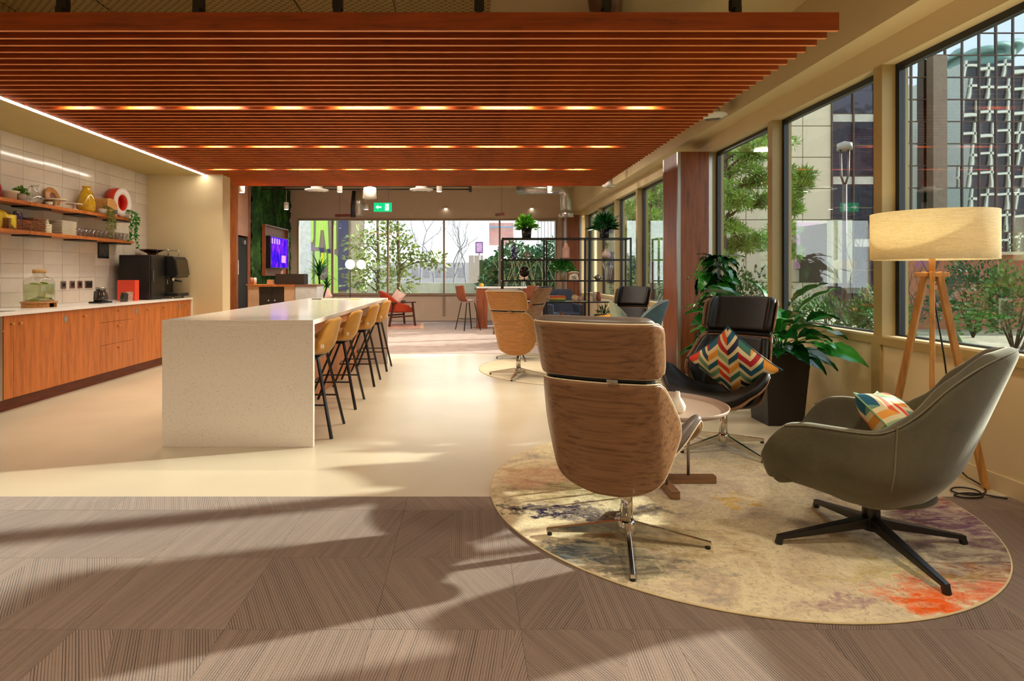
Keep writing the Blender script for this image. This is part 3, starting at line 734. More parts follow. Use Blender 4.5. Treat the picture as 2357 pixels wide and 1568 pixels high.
# ================================================================ tripod floor lamp
def linen():
    t = NT('linen_shade'); v = t.coord('Object', (60, 60, 220)); n = t.noise(v, 1.5, 3, .6); v2 = t.coord('Object', (8, 8, 160)); n2 = t.noise(v2, 2, 3)
    c = t.ramp(t.math('ADD', t.math('MULTIPLY', n, .5), t.math('MULTIPLY', n2, .5)), [(.3, C('#cdbd96')), (.7, C('#efe6cc'))])
    d = t.n('ShaderNodeBsdfDiffuse'); tr = t.n('ShaderNodeBsdfTranslucent'); mx = t.n('ShaderNodeMixShader'); mx.inputs[0].default_value = .5
    t.l(c, d.inputs[0]); t.l(c, tr.inputs[0]); t.l(d.outputs[0], mx.inputs[1]); t.l(tr.outputs[0], mx.inputs[2]); t.l(mx.outputs[0], t.out.inputs[0]); return t.m
M_beech = wood('beech', '#b98340', '#9a672c', 2, .45, 1.0)
lp = thing('floor_lamp', 'lit tripod floor lamp with beech legs and a drum-shaped linen shade', 'lamp', (2.735, 3.45, 0))
MB().lathe([(.303, 1.337), (.303, 1.613), (.300, 1.613), (.300, 1.337), (.303, 1.337)], (0, 0, 0), 72).build('lamp_shade', linen(), lp)
MB().cyl((0, 0), .016, 1.22, 1.42, 16).build('stem', M_beech, lp)
MB().box(-.09, .09, -.02, .02, 1.235, 1.262).build('top_plate', M_beech, lp, bevel=.003)
for k in range(3):
    a = math.atan2(1.25, .08)*0+R(-8+120*k); d = Vector((cos(a), sin(a), 0))
    MB().bar(d*.035+Vector((0, 0, 1.265)), d*.285, .034, .026, up=(-d.y, d.x, 0)).build('leg', M_beech, lp, bevel=.003)
MB().sphere((0, 0, 1.47), .04).build('bulb', emis('lamp_bulb', (1, .8, .5, 1), 20), lp)
for k in range(3):
    a = R(30+120*k); MB().bar((0, 0, 1.40), (.3*cos(a), .3*sin(a), 1.36), .004).build('spoke', M_alu, lp)
cd = MB().tube(chaikin([(.01, .02, 1.24), (.03, .0, 1.0), (.06, -.02, .75), (.10, 0, .5), (.18, .05, .25), (.24, .1, .05), (.30, .0, .008), (.22, -.12, .008), (.1, -.16, .008), (.02, -.1, .01), (.1, -.03, .012), (.2, -.06, .012), (.16, -.18, .01), (.05, -.2, .008), (-.02, -.15, .01), (.12, -.12, .014), (.26, -.2, .008)]), .0045, 8)
cd.build('cable', M_black, lp)
ld = bpy.data.lights.new('lamp_light', 'POINT'); ld.energy = 15; ld.color = (1, .78, .48); ld.shadow_soft_size = .05
lo = bpy.data.objects.new('lamp_light', ld); COL.objects.link(lo); lo.location = (2.735, 3.45, 1.53)

# ================================================================ island and stools
def terrazzo():
    t = NT('speckled_stone'); v = t.coord(); vo = t.n('ShaderNodeTexVoronoi'); vo.inputs['Scale'].default_value = 135; t.l(v, vo.inputs['Vector'])
    wn = t.n('ShaderNodeTexWhiteNoise'); t.l(vo.outputs['Color'], wn.inputs['Vector'])
    sp_ = t.math('MULTIPLY', t.math('LESS_THAN', vo.outputs['Distance'], .30), t.math('LESS_THAN', wn.outputs['Value'], .26))
    c = t.mix(t.math('MULTIPLY', sp_, .75), C('#e2d8cd'), C('#ab9c88')); sp2 = t.math('LESS_THAN', wn.outputs['Value'], .04); c = t.mix(t.math('MULTIPLY', t.math('MULTIPLY', sp2, sp_), .6), c, C('#5a3c24'))
    t.l(c, t.b.inputs['Base Color']); t.b.inputs['Roughness'].default_value = .2; t.b.inputs['Coat Weight'].default_value = .3; t.b.inputs['Coat Roughness'].default_value = .06; return t.m
M_ter = terrazzo()
isl = thing('kitchen_island', 'long white speckled stone island with waterfall ends on the cream floor', 'kitchen island', (-1.66, 6.2, 0))
MB().box(-2.205, -1.112, 4.24, 8.25, .885, .92).build('worktop', M_ter, isl, world=True, bevel=.002)
MB().box(-2.205, -1.112, 4.24, 4.28, 0, .885).build('end_panel', M_ter, isl, world=True, bevel=.002)
MB().box(-2.205, -1.112, 8.21, 8.25, 0, .885).build('end_panel', M_ter, isl, world=True, bevel=.002)
for k in range(6):
    a = 4.28+k*.655; MB().box(-1.545, -1.53, a+.001, a+.653, 0, .885).build('side_panel', M_island, isl, world=True)
MB().box(-2.15, -1.546, 4.281, 8.209, .08, .884).build('carcass', M_island, isl, world=True)
def stool():
    t = thing('bar_stool', '', 'stool', (-1.27, 4.683, 0), 0, 'mustard bar stools along the island')
    fab = velvet('mustard_velvet', '#c4892c', '#a36d1e')
    prof = [(-.20, .665), (-.12, .655), (-.02, .635), (.08, .628), (.155, .645), (.195, .70), (.215, .78), (.235, .86), (.245, .905)]
    def f(u, v):
        x = interp([(i/8, p[0]) for i, p in enumerate(prof)], v); z = interp([(i/8, p[1]) for i, p in enumerate(prof)], v)
        wdt = interp([(0, .14), (.08, .18), (.35, .215), (.6, .215), (.8, .19), (.95, .165), (1, .13)], v); e = u*2-1
        z += .05*e**2*interp([(0, .2), (.4, 1), (.6, 1), (.7, .3), (1, 0)], v); x -= .075*e**2*interp([(0, 0), (.4, 0), (.62, 1), (.8, .9), (1, .5)], v)
        return Vector((x, e*wdt, z))
    MB().grid(f, 14, 20).build('seat', fab, t, solid=.042, sub=1)
    MB().cbox((.165, -.205, .70), (.022, .006, .028)).build('tag', M_white, t)
    MB().box(-.06, .12, -.13, .13, .598, .612).build('seat_plate', M_black, t)
    for sy in (-1, 1):
        MB().bar((.115, sy*.15, .605), (.24, sy*.226, 0), .019, .019).build('leg', M_black, t)
        MB().bar((.03, sy*.15, .605), (-.22, sy*.226, 0), .019, .019).build('leg', M_black, t)
    q = .25; MB().bar((.19, -.197, q), (-.15, -.197, q), .012).bar((.19, .197, q), (-.15, .197, q), .012).bar((-.15, -.197, q), (-.17, 0, q), .012).bar((-.15, .197, q), (-.17, 0, q), .012).build('footrest', M_black, t)
    return t
st = stool(); st['label'] = 'mustard bar stool nearest the camera at the island, its back catching the sun'
for y, lab in ((5.643, 'second mustard bar stool from the camera along the island'), (6.742, 'third mustard bar stool from the camera along the island'), (7.765, 'farthest mustard bar stool, at the far end of the island')):
    dup(st, (-1.27, y, 0), 0, lab)
pb = thing('papers', 'flat papers and pens lying on the far end of the island worktop', 'papers', (-1.75, 7.7, .9201))
MB().box(-.15, .14, -.1, .12, 0, .004).build('sheet', mat('paper', '#d8cfae', .7), pb); MB().tube([(-.3, .05, .006), (-.17, .02, .006)], .005, 6).build('pen', M_blackp, pb); MB().box(.2, .34, -.03, .05, 0, .006).build('card', mat('yellow_card', '#d8c43c', .6), pb)
# ================================================================ kitchen run against the tiled wall
KX = -4.15                                  # door fronts
def knob(par, x, y, z):
    return MB().lathe([(0, 0), (.006, 0), (.006, .016), (.013, .02), (.014, .028), (.009, .034), (0, .034)], (x, y, z), 14, Matrix.Rotation(pi/2, 4, 'Y')).build('knob', M_beech, par, world=True)
wt = thing('worktop', 'long white stone worktop of the kitchen run with a waterfall end', 'worktop', (-4.48, 6.7, .878))
MB().box(XL+.012, -4.125, 4.2, 8.827, .878, .905).build('slab', M_white, wt, world=True, bevel=.002)
MB().box(XL+.011, -4.13, 8.80, 8.827, .0, .877).build('end_panel', M_white, wt, world=True)
def cabinet(label, y0, y1, drawers=None, kn=None, plaque=None, kz=.80):
    t = thing('kitchen_cabinet', label, 'cabinet', (KX-.3, (y0+y1)/2, 0))
    MB().box(XL+.02, KX-.022, y0+.001, y1-.001, .12, .877).build('body', M_cab, t, world=True)
    MB().box(XL+.02, KX-.075, y0, y1, 0, .12).build('kickboard', M_kick, t, world=True)
    if drawers:
        for a, b in drawers:
            d = MB().box(KX-.02, KX, y0+.002, y1-.002, a+.002, b-.002).build('drawer', M_cab, t, world=True); kb = knob(t, KX, (y0+y1)/2, b-.055)
            kb.parent = d; KIDS[t.name].remove(kb)
    else:
        d = MB().box(KX-.02, KX, y0+.002, y1-.002, .124, .874).build('door', M_cab, t, world=True)
        if kn is not None: kb = knob(t, KX, kn, kz); kb.parent = d
        if plaque is not None: 
            pl = MB().cyl((0, 0), .028, 0, .004, 20); pl.v = [(KX+v[2], plaque+v[0]*.85, .79+v[1]*1.25) for v in pl.v]; q = pl.build('plaque', mat('grey_plaque', '#8a8a84', .4), t, world=True); q.parent = d
    return t
cabinet('narrow wooden cabinet front with one knob next to the built-in appliance', 5.25, 5.366, kn=5.33)
cabinet('wide plain wooden cabinet door left of the oval grey plaque', 5.366, 6.0, kn=5.43)
cabinet('wooden cabinet door with a grey oval plaque left of the drawer unit', 6.0, 6.638, kn=6.34, plaque=6.06)
cabinet('wooden drawer unit with three stacked drawers and round knobs', 6.638, 7.29, drawers=[(.122, .44), (.44, .70), (.70, .876)])
cabinet('wooden cabinet door with a small oval plaque right of the drawers', 7.29, 7.94, kn=7.60, plaque=7.35)
cabinet('wooden cabinet door under the black fridge box, mostly behind the island', 7.94, 8.52, kn=8.02, plaque=8.47)
cabinet('last narrow wooden cabinet door before the white end panel', 8.52, 8.798, kn=8.62)
ap = thing('dishwasher', 'stainless built-in appliance with a dark window at the left edge of the cabinets', 'appliance', (-4.45, 4.92, 0))
MB().box(XL+.02, KX-.004, 4.6, 5.248, .12, .877).build('body', M_alu, ap, world=True)
MB().box(KX-.004, KX, 4.65, 5.21, .30, .68).build('window', mat('dark_oven_glass', '#0c0c0e', .08, var=0), ap, world=True)
MB().tube([(KX, 4.68, .75), (KX+.035, 4.68, .75), (KX+.035, 5.2, .75), (KX, 5.2, .75)], .009, 8).build('handle', M_chrome, ap, world=True)
MB().box(XL+.02, KX-.075, 4.6, 5.248, 0, .12).build('kickboard', M_kick, ap, world=True)
# shelves
def kshelf(label, z, y1):
    t = thing('wall_shelf', label, 'shelf', (-4.7, 6.5, z))
    MB().box(XL+.011, -4.58, 4.6, y1, z-.035, z).build('board', M_cab, t, world=True, bevel=.002)
    for y in (5.2, 6.19, 6.99, 7.74): MB().box(XL+.02, -4.62, y, y+.33, z-.052, z-.0355).build('bracket', M_black, t, world=True)
kshelf('upper wooden wall shelf holding vases, boards and the red letter', 2.013, 8.02)
kshelf('lower wooden wall shelf holding snacks, plates and glasses', 1.708, 8.06)
ZU, ZL2, SX = 2.0135, 1.7085, -4.70
def SY(px, X=SX): return X*FPX/(px-CX)
def foliage(n, fn, w, l, seed, curl=.3):
    """n leaves; fn(rng) gives base point and direction; each leaf is a bent pointed strip"""
    rr = random.Random(seed); mb = MB()
    for _ in range(n):
        p, d = fn(rr); d = Vector(d).normalized(); p = Vector(p); u = Vector((rr.uniform(-1, 1), rr.uniform(-1, 1), rr.uniform(.2, 1))); s = d.cross(u)
        if s.length < .05: continue
        s.normalize(); up = s.cross(d); L_ = l*rr.uniform(.7, 1.2); W_ = w*rr.uniform(.7, 1.2)
        a, b = p+d*L_*.45+up*L_*curl*.12, p+d*L_-up*L_*curl*.25
        mb.add([p, a-s*W_/2, b, a+s*W_/2, a-up*W_*.12], [(0, 1, 4), (1, 2, 4), (2, 3, 4), (3, 0, 4)], True)
    return mb
def potted(name, label, loc, pr, ph, potm, n, spread, hgt, w, l, leafm, seed, cat='plant', taper=.8, group=None):
    t = thing(name, label, cat, loc, 0, group)
    MB().lathe([(0, 0), (pr*taper, 0), (pr, ph), (pr*.92, ph), (pr*.88, ph*.88), (0, ph*.88)], (0, 0, 0), 20).build('pot', potm, t)
    def fn(r):
        a = r.uniform(0, 2*pi); el = r.uniform(.1, 1.45); rr_ = r.random()**.5
        d = Vector((cos(a)*cos(el), sin(a)*cos(el), sin(el))); return Vector((0, 0, ph*.9))+Vector((d.x*spread, d.y*spread, d.z*hgt))*rr_*.75, d+Vector((0, 0, -.2))
    MB().add([], []); f = foliage(n, fn, w, l, seed)
    for k in range(14):
        a = k*2.4; f.tube([(0, 0, ph*.85), (cos(a)*spread*.6, sin(a)*spread*.6, ph+hgt*.6)], .003, 4)
    f.build('foliage', leafm, t, kind='stuff'); return t
potm = mat('stone_pot', '#a89c88', .7, var=.15)
potted('potted_plant', 'small leafy green plant in a grey pot on the upper kitchen shelf', (SX, SY(47), ZU), .052, .085, potm, 230, .09, .10, .018, .03, mat('herb_green', '#5f8a2a', .5, var=.3, vs=30), 3)
# glass pitcher
pt = thing('pitcher', 'round clear glass pitcher beside the potted herb on the upper shelf', 'pitcher', (SX, SY(80), ZU))
MB().lathe([(0, .004), (.05, .004), (.075, .03), (.08, .06), (.062, .1), (.035, .135), (.03, .17), (.04, .205), (.038, .205), (.027, .17), (.032, .135), (.058, .1), (.076, .06), (.071, .03), (.047, .008), (0, .008)], (0, 0, 0), 24).build('bowl', M_cglass, pt)
MB().tube([(0, -.035, .19), (0, -.08, .18), (0, -.1, .13), (0, -.078, .08)], .007, 8).build('handle', M_cglass, pt)
MB().tube([(0, .03, .2), (0, .07, .225)], .012, 8, r2=.004).build('spout', M_cglass, pt)
Mcer = mat('cream_ceramic', '#e0d4bc', .3, var=.03)
def lathe_thing(name, label, cat, loc, prof, m, part='body', group=None, n=24):
    t = thing(name, label, cat, loc, 0, group); MB().lathe(prof, (0, 0, 0), n).build(part, m, t); return t
lathe_thing('canister', 'white lidded pot at the left end of the upper shelf', 'canister', (SX, SY(22), ZU), [(0, 0), (.06, 0), (.062, .07), (.088, .085), (.088, .095), (.03, .1), (0, .1)], Mcer)
lathe_thing('bottle', 'red bottle cut by the left edge of the photo on the upper shelf', 'bottle', (SX, SY(-6), ZU), [(0, 0), (.035, 0), (.037, .12), (.014, .17), (.014, .21), (0, .21)], mat('red_glass', '#8a1c10', .15))
lathe_thing('cup', 'small white cup between the glass pitcher and the round board', 'cup', (SX+.05, SY(103), ZU), [(0, 0), (.025, 0), (.038, .045), (.034, .045), (.022, .006), (0, .006)], Mcer)
bd = thing('cutting_board', 'round wooden board leaning on the tiles behind the cake stands', 'board', (-4.79, SY(134), ZU))
M = Matrix.Rotation(R(78), 4, 'Y')
MB().lathe([(0, 0), (.115, 0), (.118, .006), (.118, .018), (.112, .022), (0, .022)], (.014, 0, .12), 40, M).build('disc', M_oak, bd)
MB().lathe([(0, .0225), (.055, .0225), (.052, .025), (0, .025)], (.014, 0, .12), 30, M).build('inlay', M_kick, bd)
def cake(label, y, h, r):
    t = thing('cake_stand', label, 'cake stand', (SX+.03, y, ZU), 0, 'cake stands on the upper shelf')
    MB().lathe([(0, 0), (.05, 0), (.046, .008), (.018, .02), (.016, h-.02), (.03, h-.008), (0, h-.008)], (0, 0, 0), 24).build('foot', Mcer, t)
    MB().lathe([(0, h-.0078), (r, h-.006), (r, h+.004), (r-.004, h+.004), (0, h)], (0, 0, 0), 32).build('plate', Mcer, t)
cake('cream cake stand in front of the round wooden board', SY(127, SX+.03), .085, .115)
cake('lower cream cake stand just left of the yellow vase', SY(171, SX+.03), .075, .085)
lathe_thing('vase', 'tall mustard yellow glass vase on the upper kitchen shelf', 'vase', (SX, SY(199), ZU),
            [(0, 0), (.075, 0), (.095, .03), (.10, .09), (.088, .18), (.06, .26), (.042, .29), (.043, .31), (.052, .325), (.047, .325), (.038, .30), (.05, .26), (0, .2)], mat('yellow_glazed_glass', '#c79a12', .12, var=.2, vs=20, coat=.5), n=32)
lathe_thing('mug', 'small white mug with a blue mark beside the yellow vase', 'mug', (SX+.05, SY(224), ZU), [(0, 0), (.03, 0), (.034, .075), (.03, .075), (.027, .005), (0, .005)], Mcer)
bn = thing('bread_bin', 'beige wooden bread bin with a curved back and blue label', 'bread bin', (SX, SY(245), ZU))
pr = [(-.11, 0), (.11, 0), (.115, .10), (.09, .17), (.03, .215), (-.05, .225), (-.11, .20)]
MB().prism(pr, lambda a, b, d: (d, a, b), -.08, .08).build('body', wood('pale_wood', '#cf9a55', '#b98140', 1, .5), bn)
MB().box(.081, .083, .03, .10, .03, .085).build('label_sticker', mat('blue_label', '#3a4a8a', .5, var=.2, vs=60), bn); MB().cyl((0, 0), .018, 0, .02, 12).build('knob', M_kick, bn)
for o in KIDS[bn.name]:
    if o.name.startswith('knob'): o.location = (.03, -.03, .215)
# red letter O with a white face
lt = thing('letter_sign', 'big red and white three-dimensional letter O on the upper shelf', 'sign', (-4.66, 7.86, ZU+.001), R(78))
ring = MB(); n = 40
def rg(ro, ri, y0, y1, hx=.15, hz=.195):
    mb = MB(); vs = []
    for (r_, y_) in ((ro, y0), (ro, y1), (ri, y1), (ri, y0)):
        for k in range(n):
            a = 2*pi*k/n; vs.append((cos(a)*hx*r_, y_, .196+sin(a)*hz*r_))
    fs = [(j*n+k, j*n+(k+1) % n, ((j+1) % 4)*n+(k+1) % n, ((j+1) % 4)*n+k) for j in range(4) for k in range(n)]
    return mb.add(vs, fs, True)
Mred = mat('red_lacquer', '#d8301a', .35, var=.04)
rg(1, .55, -.05, .10).build('side', Mred, lt); rg(1, .55, -.056, -.0505).build('face', mat('white_face', '#eee4dc', .4, var=.02), lt)
bk = MB(); bk.add([(cos(2*pi*k/n)*.15*.56, .06, .196+sin(2*pi*k/n)*.195*.56) for k in range(n)]+[(cos(2*pi*k/n)*.15*.56, .07, .196+sin(2*pi*k/n)*.195*.56) for k in range(n)],
   [tuple(range(n)), tuple(range(2*n-1, n-1, -1))]+[(k, n+k, n+(k+1) % n, (k+1) % n) for k in range(n)]); bk.build('back_panel', Mred, lt)
def trailing(label, loc, n, ln, w, l, m, seed, rad=.05):
    t = thing('trailing_plant', label, 'plant', loc); rr = random.Random(seed)
    MB().lathe([(0, 0), (.042, 0), (.052, .07), (.046, .07), (.044, .06), (0, .06)], (0, 0, 0), 18).build('pot', mat('white_pot', '#d8d0c0', .4), t)
    f = MB(); strands = []
    for k in range(9):
        a = rr.uniform(-.9, .9); r0 = rr.uniform(.055, .1); L_ = ln*rr.uniform(.45, 1)
        pts = [Vector((0, 0, .06)), Vector((cos(a)*r0*.6, sin(a)*r0*.6, .11))]
        x, y = cos(a)*r0+.05, sin(a)*r0
        for q in range(8): pts.append(Vector((x+rr.uniform(-.012, .012), y+rr.uniform(-.018, .018)+.3*a*rad*q/8, .07-L_*q/7)))
        f.tube(pts, .0018, 4); strands.append(pts)
    def fn(r):
        s = r.choice(strands); i = r.randrange(1, len(s)-1); p = s[i].lerp(s[i+1], r.random()); return p, (r.uniform(-.4, 1), r.uniform(-1, 1), r.uniform(-.9, .3))
    g = foliage(n, fn, w, l, seed+1); f.v += []; nn = len(f.v); f.v += g.v; f.f += [tuple(i+nn for i in q) for q in g.f]; f.sm += g.sm
    f.build('foliage', m, t, kind='stuff')
trailing('fine pale green trailing plant hanging from the middle of the upper shelf', (-4.64, SY(236, -4.64), ZU), 420, .40, .012, .028, mat('fern_green', '#7d8a3c', .6, var=.3, vs=40), 11)
trailing('dark green trailing plant hanging from the right end of the upper shelf', (-4.62, 7.93, ZU), 190, .50, .028, .05, M_green, 12)
# lower shelf: snack bags, baskets, bowls, plates, glasses
def bag(label, y, x, h, wd, m, rz=0, tilt=0):
    t = thing('snack_bag', label, 'snack bag', (x, y, ZL2+.001), rz, 'snack bags on the lower shelf')
    def f(u, v):
        e = (u*2-1); th = .05*((1-abs(e)**2.5)*sin(pi*min(1, max(0, v*.92+.04)))**.5); return th
    mb = MB()
    for sg in (1, -1):
        n0 = len(mb.v); mb.grid(lambda u, v: Vector((sg*f(u, v)+.05*v*tilt+.006*mn.noise(Vector((u*6, v*6, y*3))), (u*2-1)*wd/2*(1-.08*sin(pi*v)), v*h)), 12, 12)
    mb.build('packet', m, t, solid=.0015, sub=1)
def bagmat(name, cols, sc=14):
    t = NT(name); vo = t.n('ShaderNodeTexVoronoi'); vo.inputs['Scale'].default_value = sc; t.l(t.coord(), vo.inputs['Vector']); wn = t.n('ShaderNodeTexWhiteNoise'); t.l(vo.outputs['Color'], wn.inputs['Vector'])
    t.l(t.ramp(wn.outputs['Value'], [(i/len(cols), C(c)) for i, c in enumerate(cols)], True), t.b.inputs['Base Color']); t.b.inputs['Roughness'].default_value = .25; return t.m
Mb1 = bagmat('yellow_foil', ['#d8b81c', '#e0c832', '#c9a010', '#b8601c'], 9); Mb2 = bagmat('blue_orange_foil', ['#22305c', '#e87a1c', '#2c3c7a', '#c8341c', '#e8e0d0', '#161a2c'], 16); Mb3 = bagmat('orange_foil', ['#d8641c', '#e8b82c', '#8a2c14', '#e09a3c'], 14)
bag('yellow snack bag at the left end of the lower shelf', SY(6), SX, .19, .16, Mb1, R(20)); bag('yellow snack bag slumped in front, beside the blue and orange one', SY(22, -4.64), -4.64, .15, .14, Mb1, R(-25))
bag('blue and orange snack bag standing tall in the left basket', SY(40), SX, .20, .15, Mb2, R(15)); bag('small yellow snack bag in the right brown basket', SY(63, -4.66), -4.66, .11, .09, Mb3, R(10)); bag('orange snack bag behind in the right brown basket', SY(76), SX-.03, .13, .10, Mb3, R(-10))
def basket(label, y, w_, d_, h_):
    t = thing('basket', label, 'basket', (SX, y, ZL2+.001)); m = mat('wicker', '#7a4a24', .7, var=.3, vs=60)
    for i in range(7):
        z = .004+i*h_/7; MB().box(-d_/2, -d_/2+.006, -w_/2, w_/2, z, z+h_/12).box(d_/2-.006, d_/2, -w_/2, w_/2, z, z+h_/12).box(-d_/2+.006, d_/2-.006, -w_/2, -w_/2+.006, z, z+h_/12).box(-d_/2+.006, d_/2-.006, w_/2-.006, w_/2, z, z+h_/12).build('band', m, t)
    up = MB()
    for i in range(9):
        y_ = -w_/2+.008+i*(w_-.016)/8; up.box(d_/2-.010, d_/2-.0065, y_-.004, y_+.004, 0, h_)
    up.box(-d_/2+.01, d_/2-.01, -w_/2+.01, w_/2-.01, 0, .004); up.build('weave', m, t)
basket('left wicker basket holding the yellow and blue snack bags', SY(34), .42, .2, .11); basket('right wicker basket with small orange snack bags', SY(73), .19, .18, .15)
Mpl = mat('cream_plate', '#e6dcc0', .25, var=.03)
bw0 = None
for i in range(6):
    lab = 'white square bowl in the short stack right of the baskets'
    if bw0 is None:
        bw0 = t = thing('bowl', lab, 'bowl', (SX+.03, SY(94), ZL2+.0005), 0, 'short stack of white bowls'); MB().box(-.055, .055, -.055, .055, 0, .014).build('body', Mpl, t, bevel=.004)
    else: dup(bw0, (SX+.03, SY(94), ZL2+.0005+i*.0165), 0, lab)
lathe_thing('jar', 'frosted pale jar behind the stack of white bowls', 'jar', (SX-.03, SY(107), ZL2+.0005), [(0, 0), (.05, 0), (.052, .12), (.045, .14), (.045, .16), (0, .16)], mat('frosted_jar', '#b9b8a0', .4))
p0 = None
for i in range(13):
    lab = 'cream square plate in the tall stack on the lower shelf'
    if p0 is None:
        p0 = t = thing('plate', lab, 'plate', (SX, SY(140), ZL2+.0005), 0, 'stack of square plates on the lower shelf'); MB().box(-.10, .10, -.125, .125, 0, .0075).box(-.075, .075, -.09, .09, -.0, .0).build('body', Mpl, t, bevel=.003)
    else: dup(p0, (SX+rnd.uniform(-.003, .003), SY(140)+rnd.uniform(-.004, .004), ZL2+.0005+i*.0125), 0, lab)
g0 = None
for i, px in enumerate([179, 188, 197, 206, 215, 224, 233, 242, 251, 260, 269, 278, 287, 296]):
    for q, X in enumerate((-4.65, -4.76)):
        lab = 'clear glass in the %s row of tumblers on the lower shelf' % ('front' if q == 0 else 'rear')
        gr = '%s row of clear tumblers' % ('front' if q == 0 else 'rear')
        y = SY(px, -4.65)
        if g0 is None:
            g0 = t = thing('glass', lab, 'glass', (X, y, ZL2+.0005), 0, gr); MB().lathe([(0, .002), (.026, .002), (.033, .10), (.0315, .10), (.0245, .008), (0, .008)], (0, 0, 0), 16).build('body', M_cglass, t)
        else: dup(g0, (X, y, ZL2+.0005), 0, lab, gr)
# wall notice and sockets
nb = thing('notice', 'small dark framed notice on the tiles below the lower shelf', 'notice', (XL+.013, 7.76, 1.57)); MB().box(0, .012, -.11, .11, -.105, .105).build('frame', M_black, nb)
MB().box(.0121, .0128, -.09, .09, -.085, .085).build('print', mat('dark_print', '#26303c', .3, var=.8, vs=16), nb)
for i, (px, w_) in enumerate(((145, .085), (165.5, .085), (183, .085), (203, .14))):
    y = -4.82*FPX/(px-CX); t = thing('socket_plate', 'brushed metal wall socket plate, %s' % ('leftmost of the four', 'second from the left of four', 'third from the left of four', 'widest and rightmost of the four')[i], 'socket', (XL+.013, y, 1.125), 0, 'socket plates above the worktop')
    MB().box(0, .007, -w_/2, w_/2, -.045, .045).build('plate', M_alu, t, bevel=.002); MB().box(.0071, .010, -w_*.28, w_*.28, -.02, .022).build('insert', M_blackp, t)
# drinks dispenser on its wooden stand
ZC0 = .9055
std = thing('dispenser_stand', 'low round wooden stand with a cut-out under the drinks dispenser', 'stand', (-4.50, 6.17, ZC0))
ps = [(cos(R(a))*.16, sin(R(a))*.16) for a in range(-20, 320, 12)]
MB().cyl((0, 0), .165, .045, .062, 40).build('top', M_oak, std)
MB().prism([(cos(R(a))*.155, sin(R(a))*.155) for a in range(20, 341, 10)]+[(cos(R(a))*.13, sin(R(a))*.13) for a in range(340, 19, -10)], lambda a, b, d: (a, b, d), 0, .045).build('wall', M_oak, std)
dp = thing('drinks_dispenser', 'square glass drinks dispenser with lime water and a cork lid', 'dispenser', (-4.50, 6.17, ZC0+.0625))
def sq(r, k=5):
    return [(r*abs(cos(a))**(2/k)*(1 if cos(a) >= 0 else -1), r*abs(sin(a))**(2/k)*(1 if sin(a) >= 0 else -1)) for a in [2*pi*i/32 for i in range(32)]]
def sqlathe(prof, k=5):
    mb = MB(); vs = []
    for r, z, kk in prof: vs += [(x, y, z) for x, y in sq(r, kk)]
    m = len(prof); fs = [(i*32+j, i*32+(j+1) % 32, (i+1)*32+(j+1) % 32, (i+1)*32+j) for i in range(m-1) for j in range(32)]
    fs += [tuple(range(31, -1, -1)), tuple((m-1)*32+j for j in range(32))]; return mb.add(vs, fs, True)
sqlathe([(.105, 0, 5), (.112, .02, 5), (.114, .20, 5), (.105, .235, 4), (.075, .255, 2.5), (.055, .27, 2), (.055, .295, 2)]).build('jar', M_cglass, dp)
sqlathe([(.098, .008, 5), (.106, .03, 5), (.108, .175, 5), (.106, .18, 5)]).build('water', glassy('lime_water', (.80, .86, .62, 1), .12), dp)
MB().cyl((0, 0), .062, .296, .335, 24).build('lid', wood('cork', '#c49a5c', '#a87c40', 2, .7), dp)
rr = random.Random(5)
for i in range(9):
    a = rr.uniform(0, 6.28); M = Matrix.Translation((cos(a)*.05, sin(a)*.05, .02+i*.004+(.14 if i > 5 else 0))) @ Matrix.Rotation(rr.uniform(-.5, .5), 4, 'X')
    MB().lathe([(0, -.003), (.036, -.003), (.038, 0), (.036, .003), (0, .003)], (0, 0, 0), 16, M).build('lime_slice', mat('lime', '#9ab81c', .4, var=.2, vs=30), dp)
MB().tube([(.11, 0, .03), (.14, 0, .03), (.15, 0, .01)], .010, 10).build('tap', M_chrome, dp)
# sink and tap
sk = thing('sink', 'undermounted sink basin cut by the left edge of the photo', 'sink', (-4.46, 5.3, .905))
MB().box(-.19, .19, -.42, .28, .0003, .0012).build('basin_rim', mat('steel_basin', '#77726a', .3, .8), sk)
tp = thing('tap', 'chrome kitchen tap whose spout shows at the left edge', 'tap', (-4.72, 5.05, .9055))
MB().cyl((0, 0), .024, 0, .03, 20).build('base', M_chrome, tp)
MB().tube([(0, 0, .02), (0, 0, .26), (.03, .0, .30), (.08, .12, .31), (.14, .25, .31), (.16, .28, .29), (.16, .28, .24)], .012, 12).build('spout', M_chrome, tp)
# coffee grinder / carafe / red box / black fridge / espresso machine
cf = thing('filter_coffee_maker', 'dark glass coffee carafe on its base beside the red box', 'coffee maker', (-4.42, 7.08, ZC0))
MB().box(-.08, .08, -.11, .10, 0, .02).build('base', M_blackp, cf, bevel=.004)
MB().lathe([(0, .021), (.075, .021), (.082, .05), (.07, .11), (.05, .15), (.055, .17), (.05, .17), (.045, .15), (0, .12)], (0, .0, 0), 24).build('carafe', mat('smoked_glass', '#2c241c', .08, spec=.8, coat=.5), cf)
MB().cyl((0, 0), .056, .171, .19, 24).build('lid', M_alu, cf); MB().tube([(0, -.055, .15), (0, -.12, .14), (0, -.125, .06), (0, -.075, .05)], .009, 8).build('handle', M_blackp, cf)
kt = thing('milk_jug', 'small dark metal jug right of the coffee carafe', 'jug', (-4.34, 7.42, ZC0))
MB().lathe([(0, 0), (.045, 0), (.048, .05), (.036, .1), (.04, .115), (.035, .115), (.032, .1), (0, .02)], (0, 0, 0), 20).build('body', mat('dark_steel', '#4a4640', .25, .7), kt); MB().tube([(0, .038, .1), (0, .085, .09), (0, .08, .03), (0, .046, .03)], .006, 8).build('handle', M_blackp, kt)
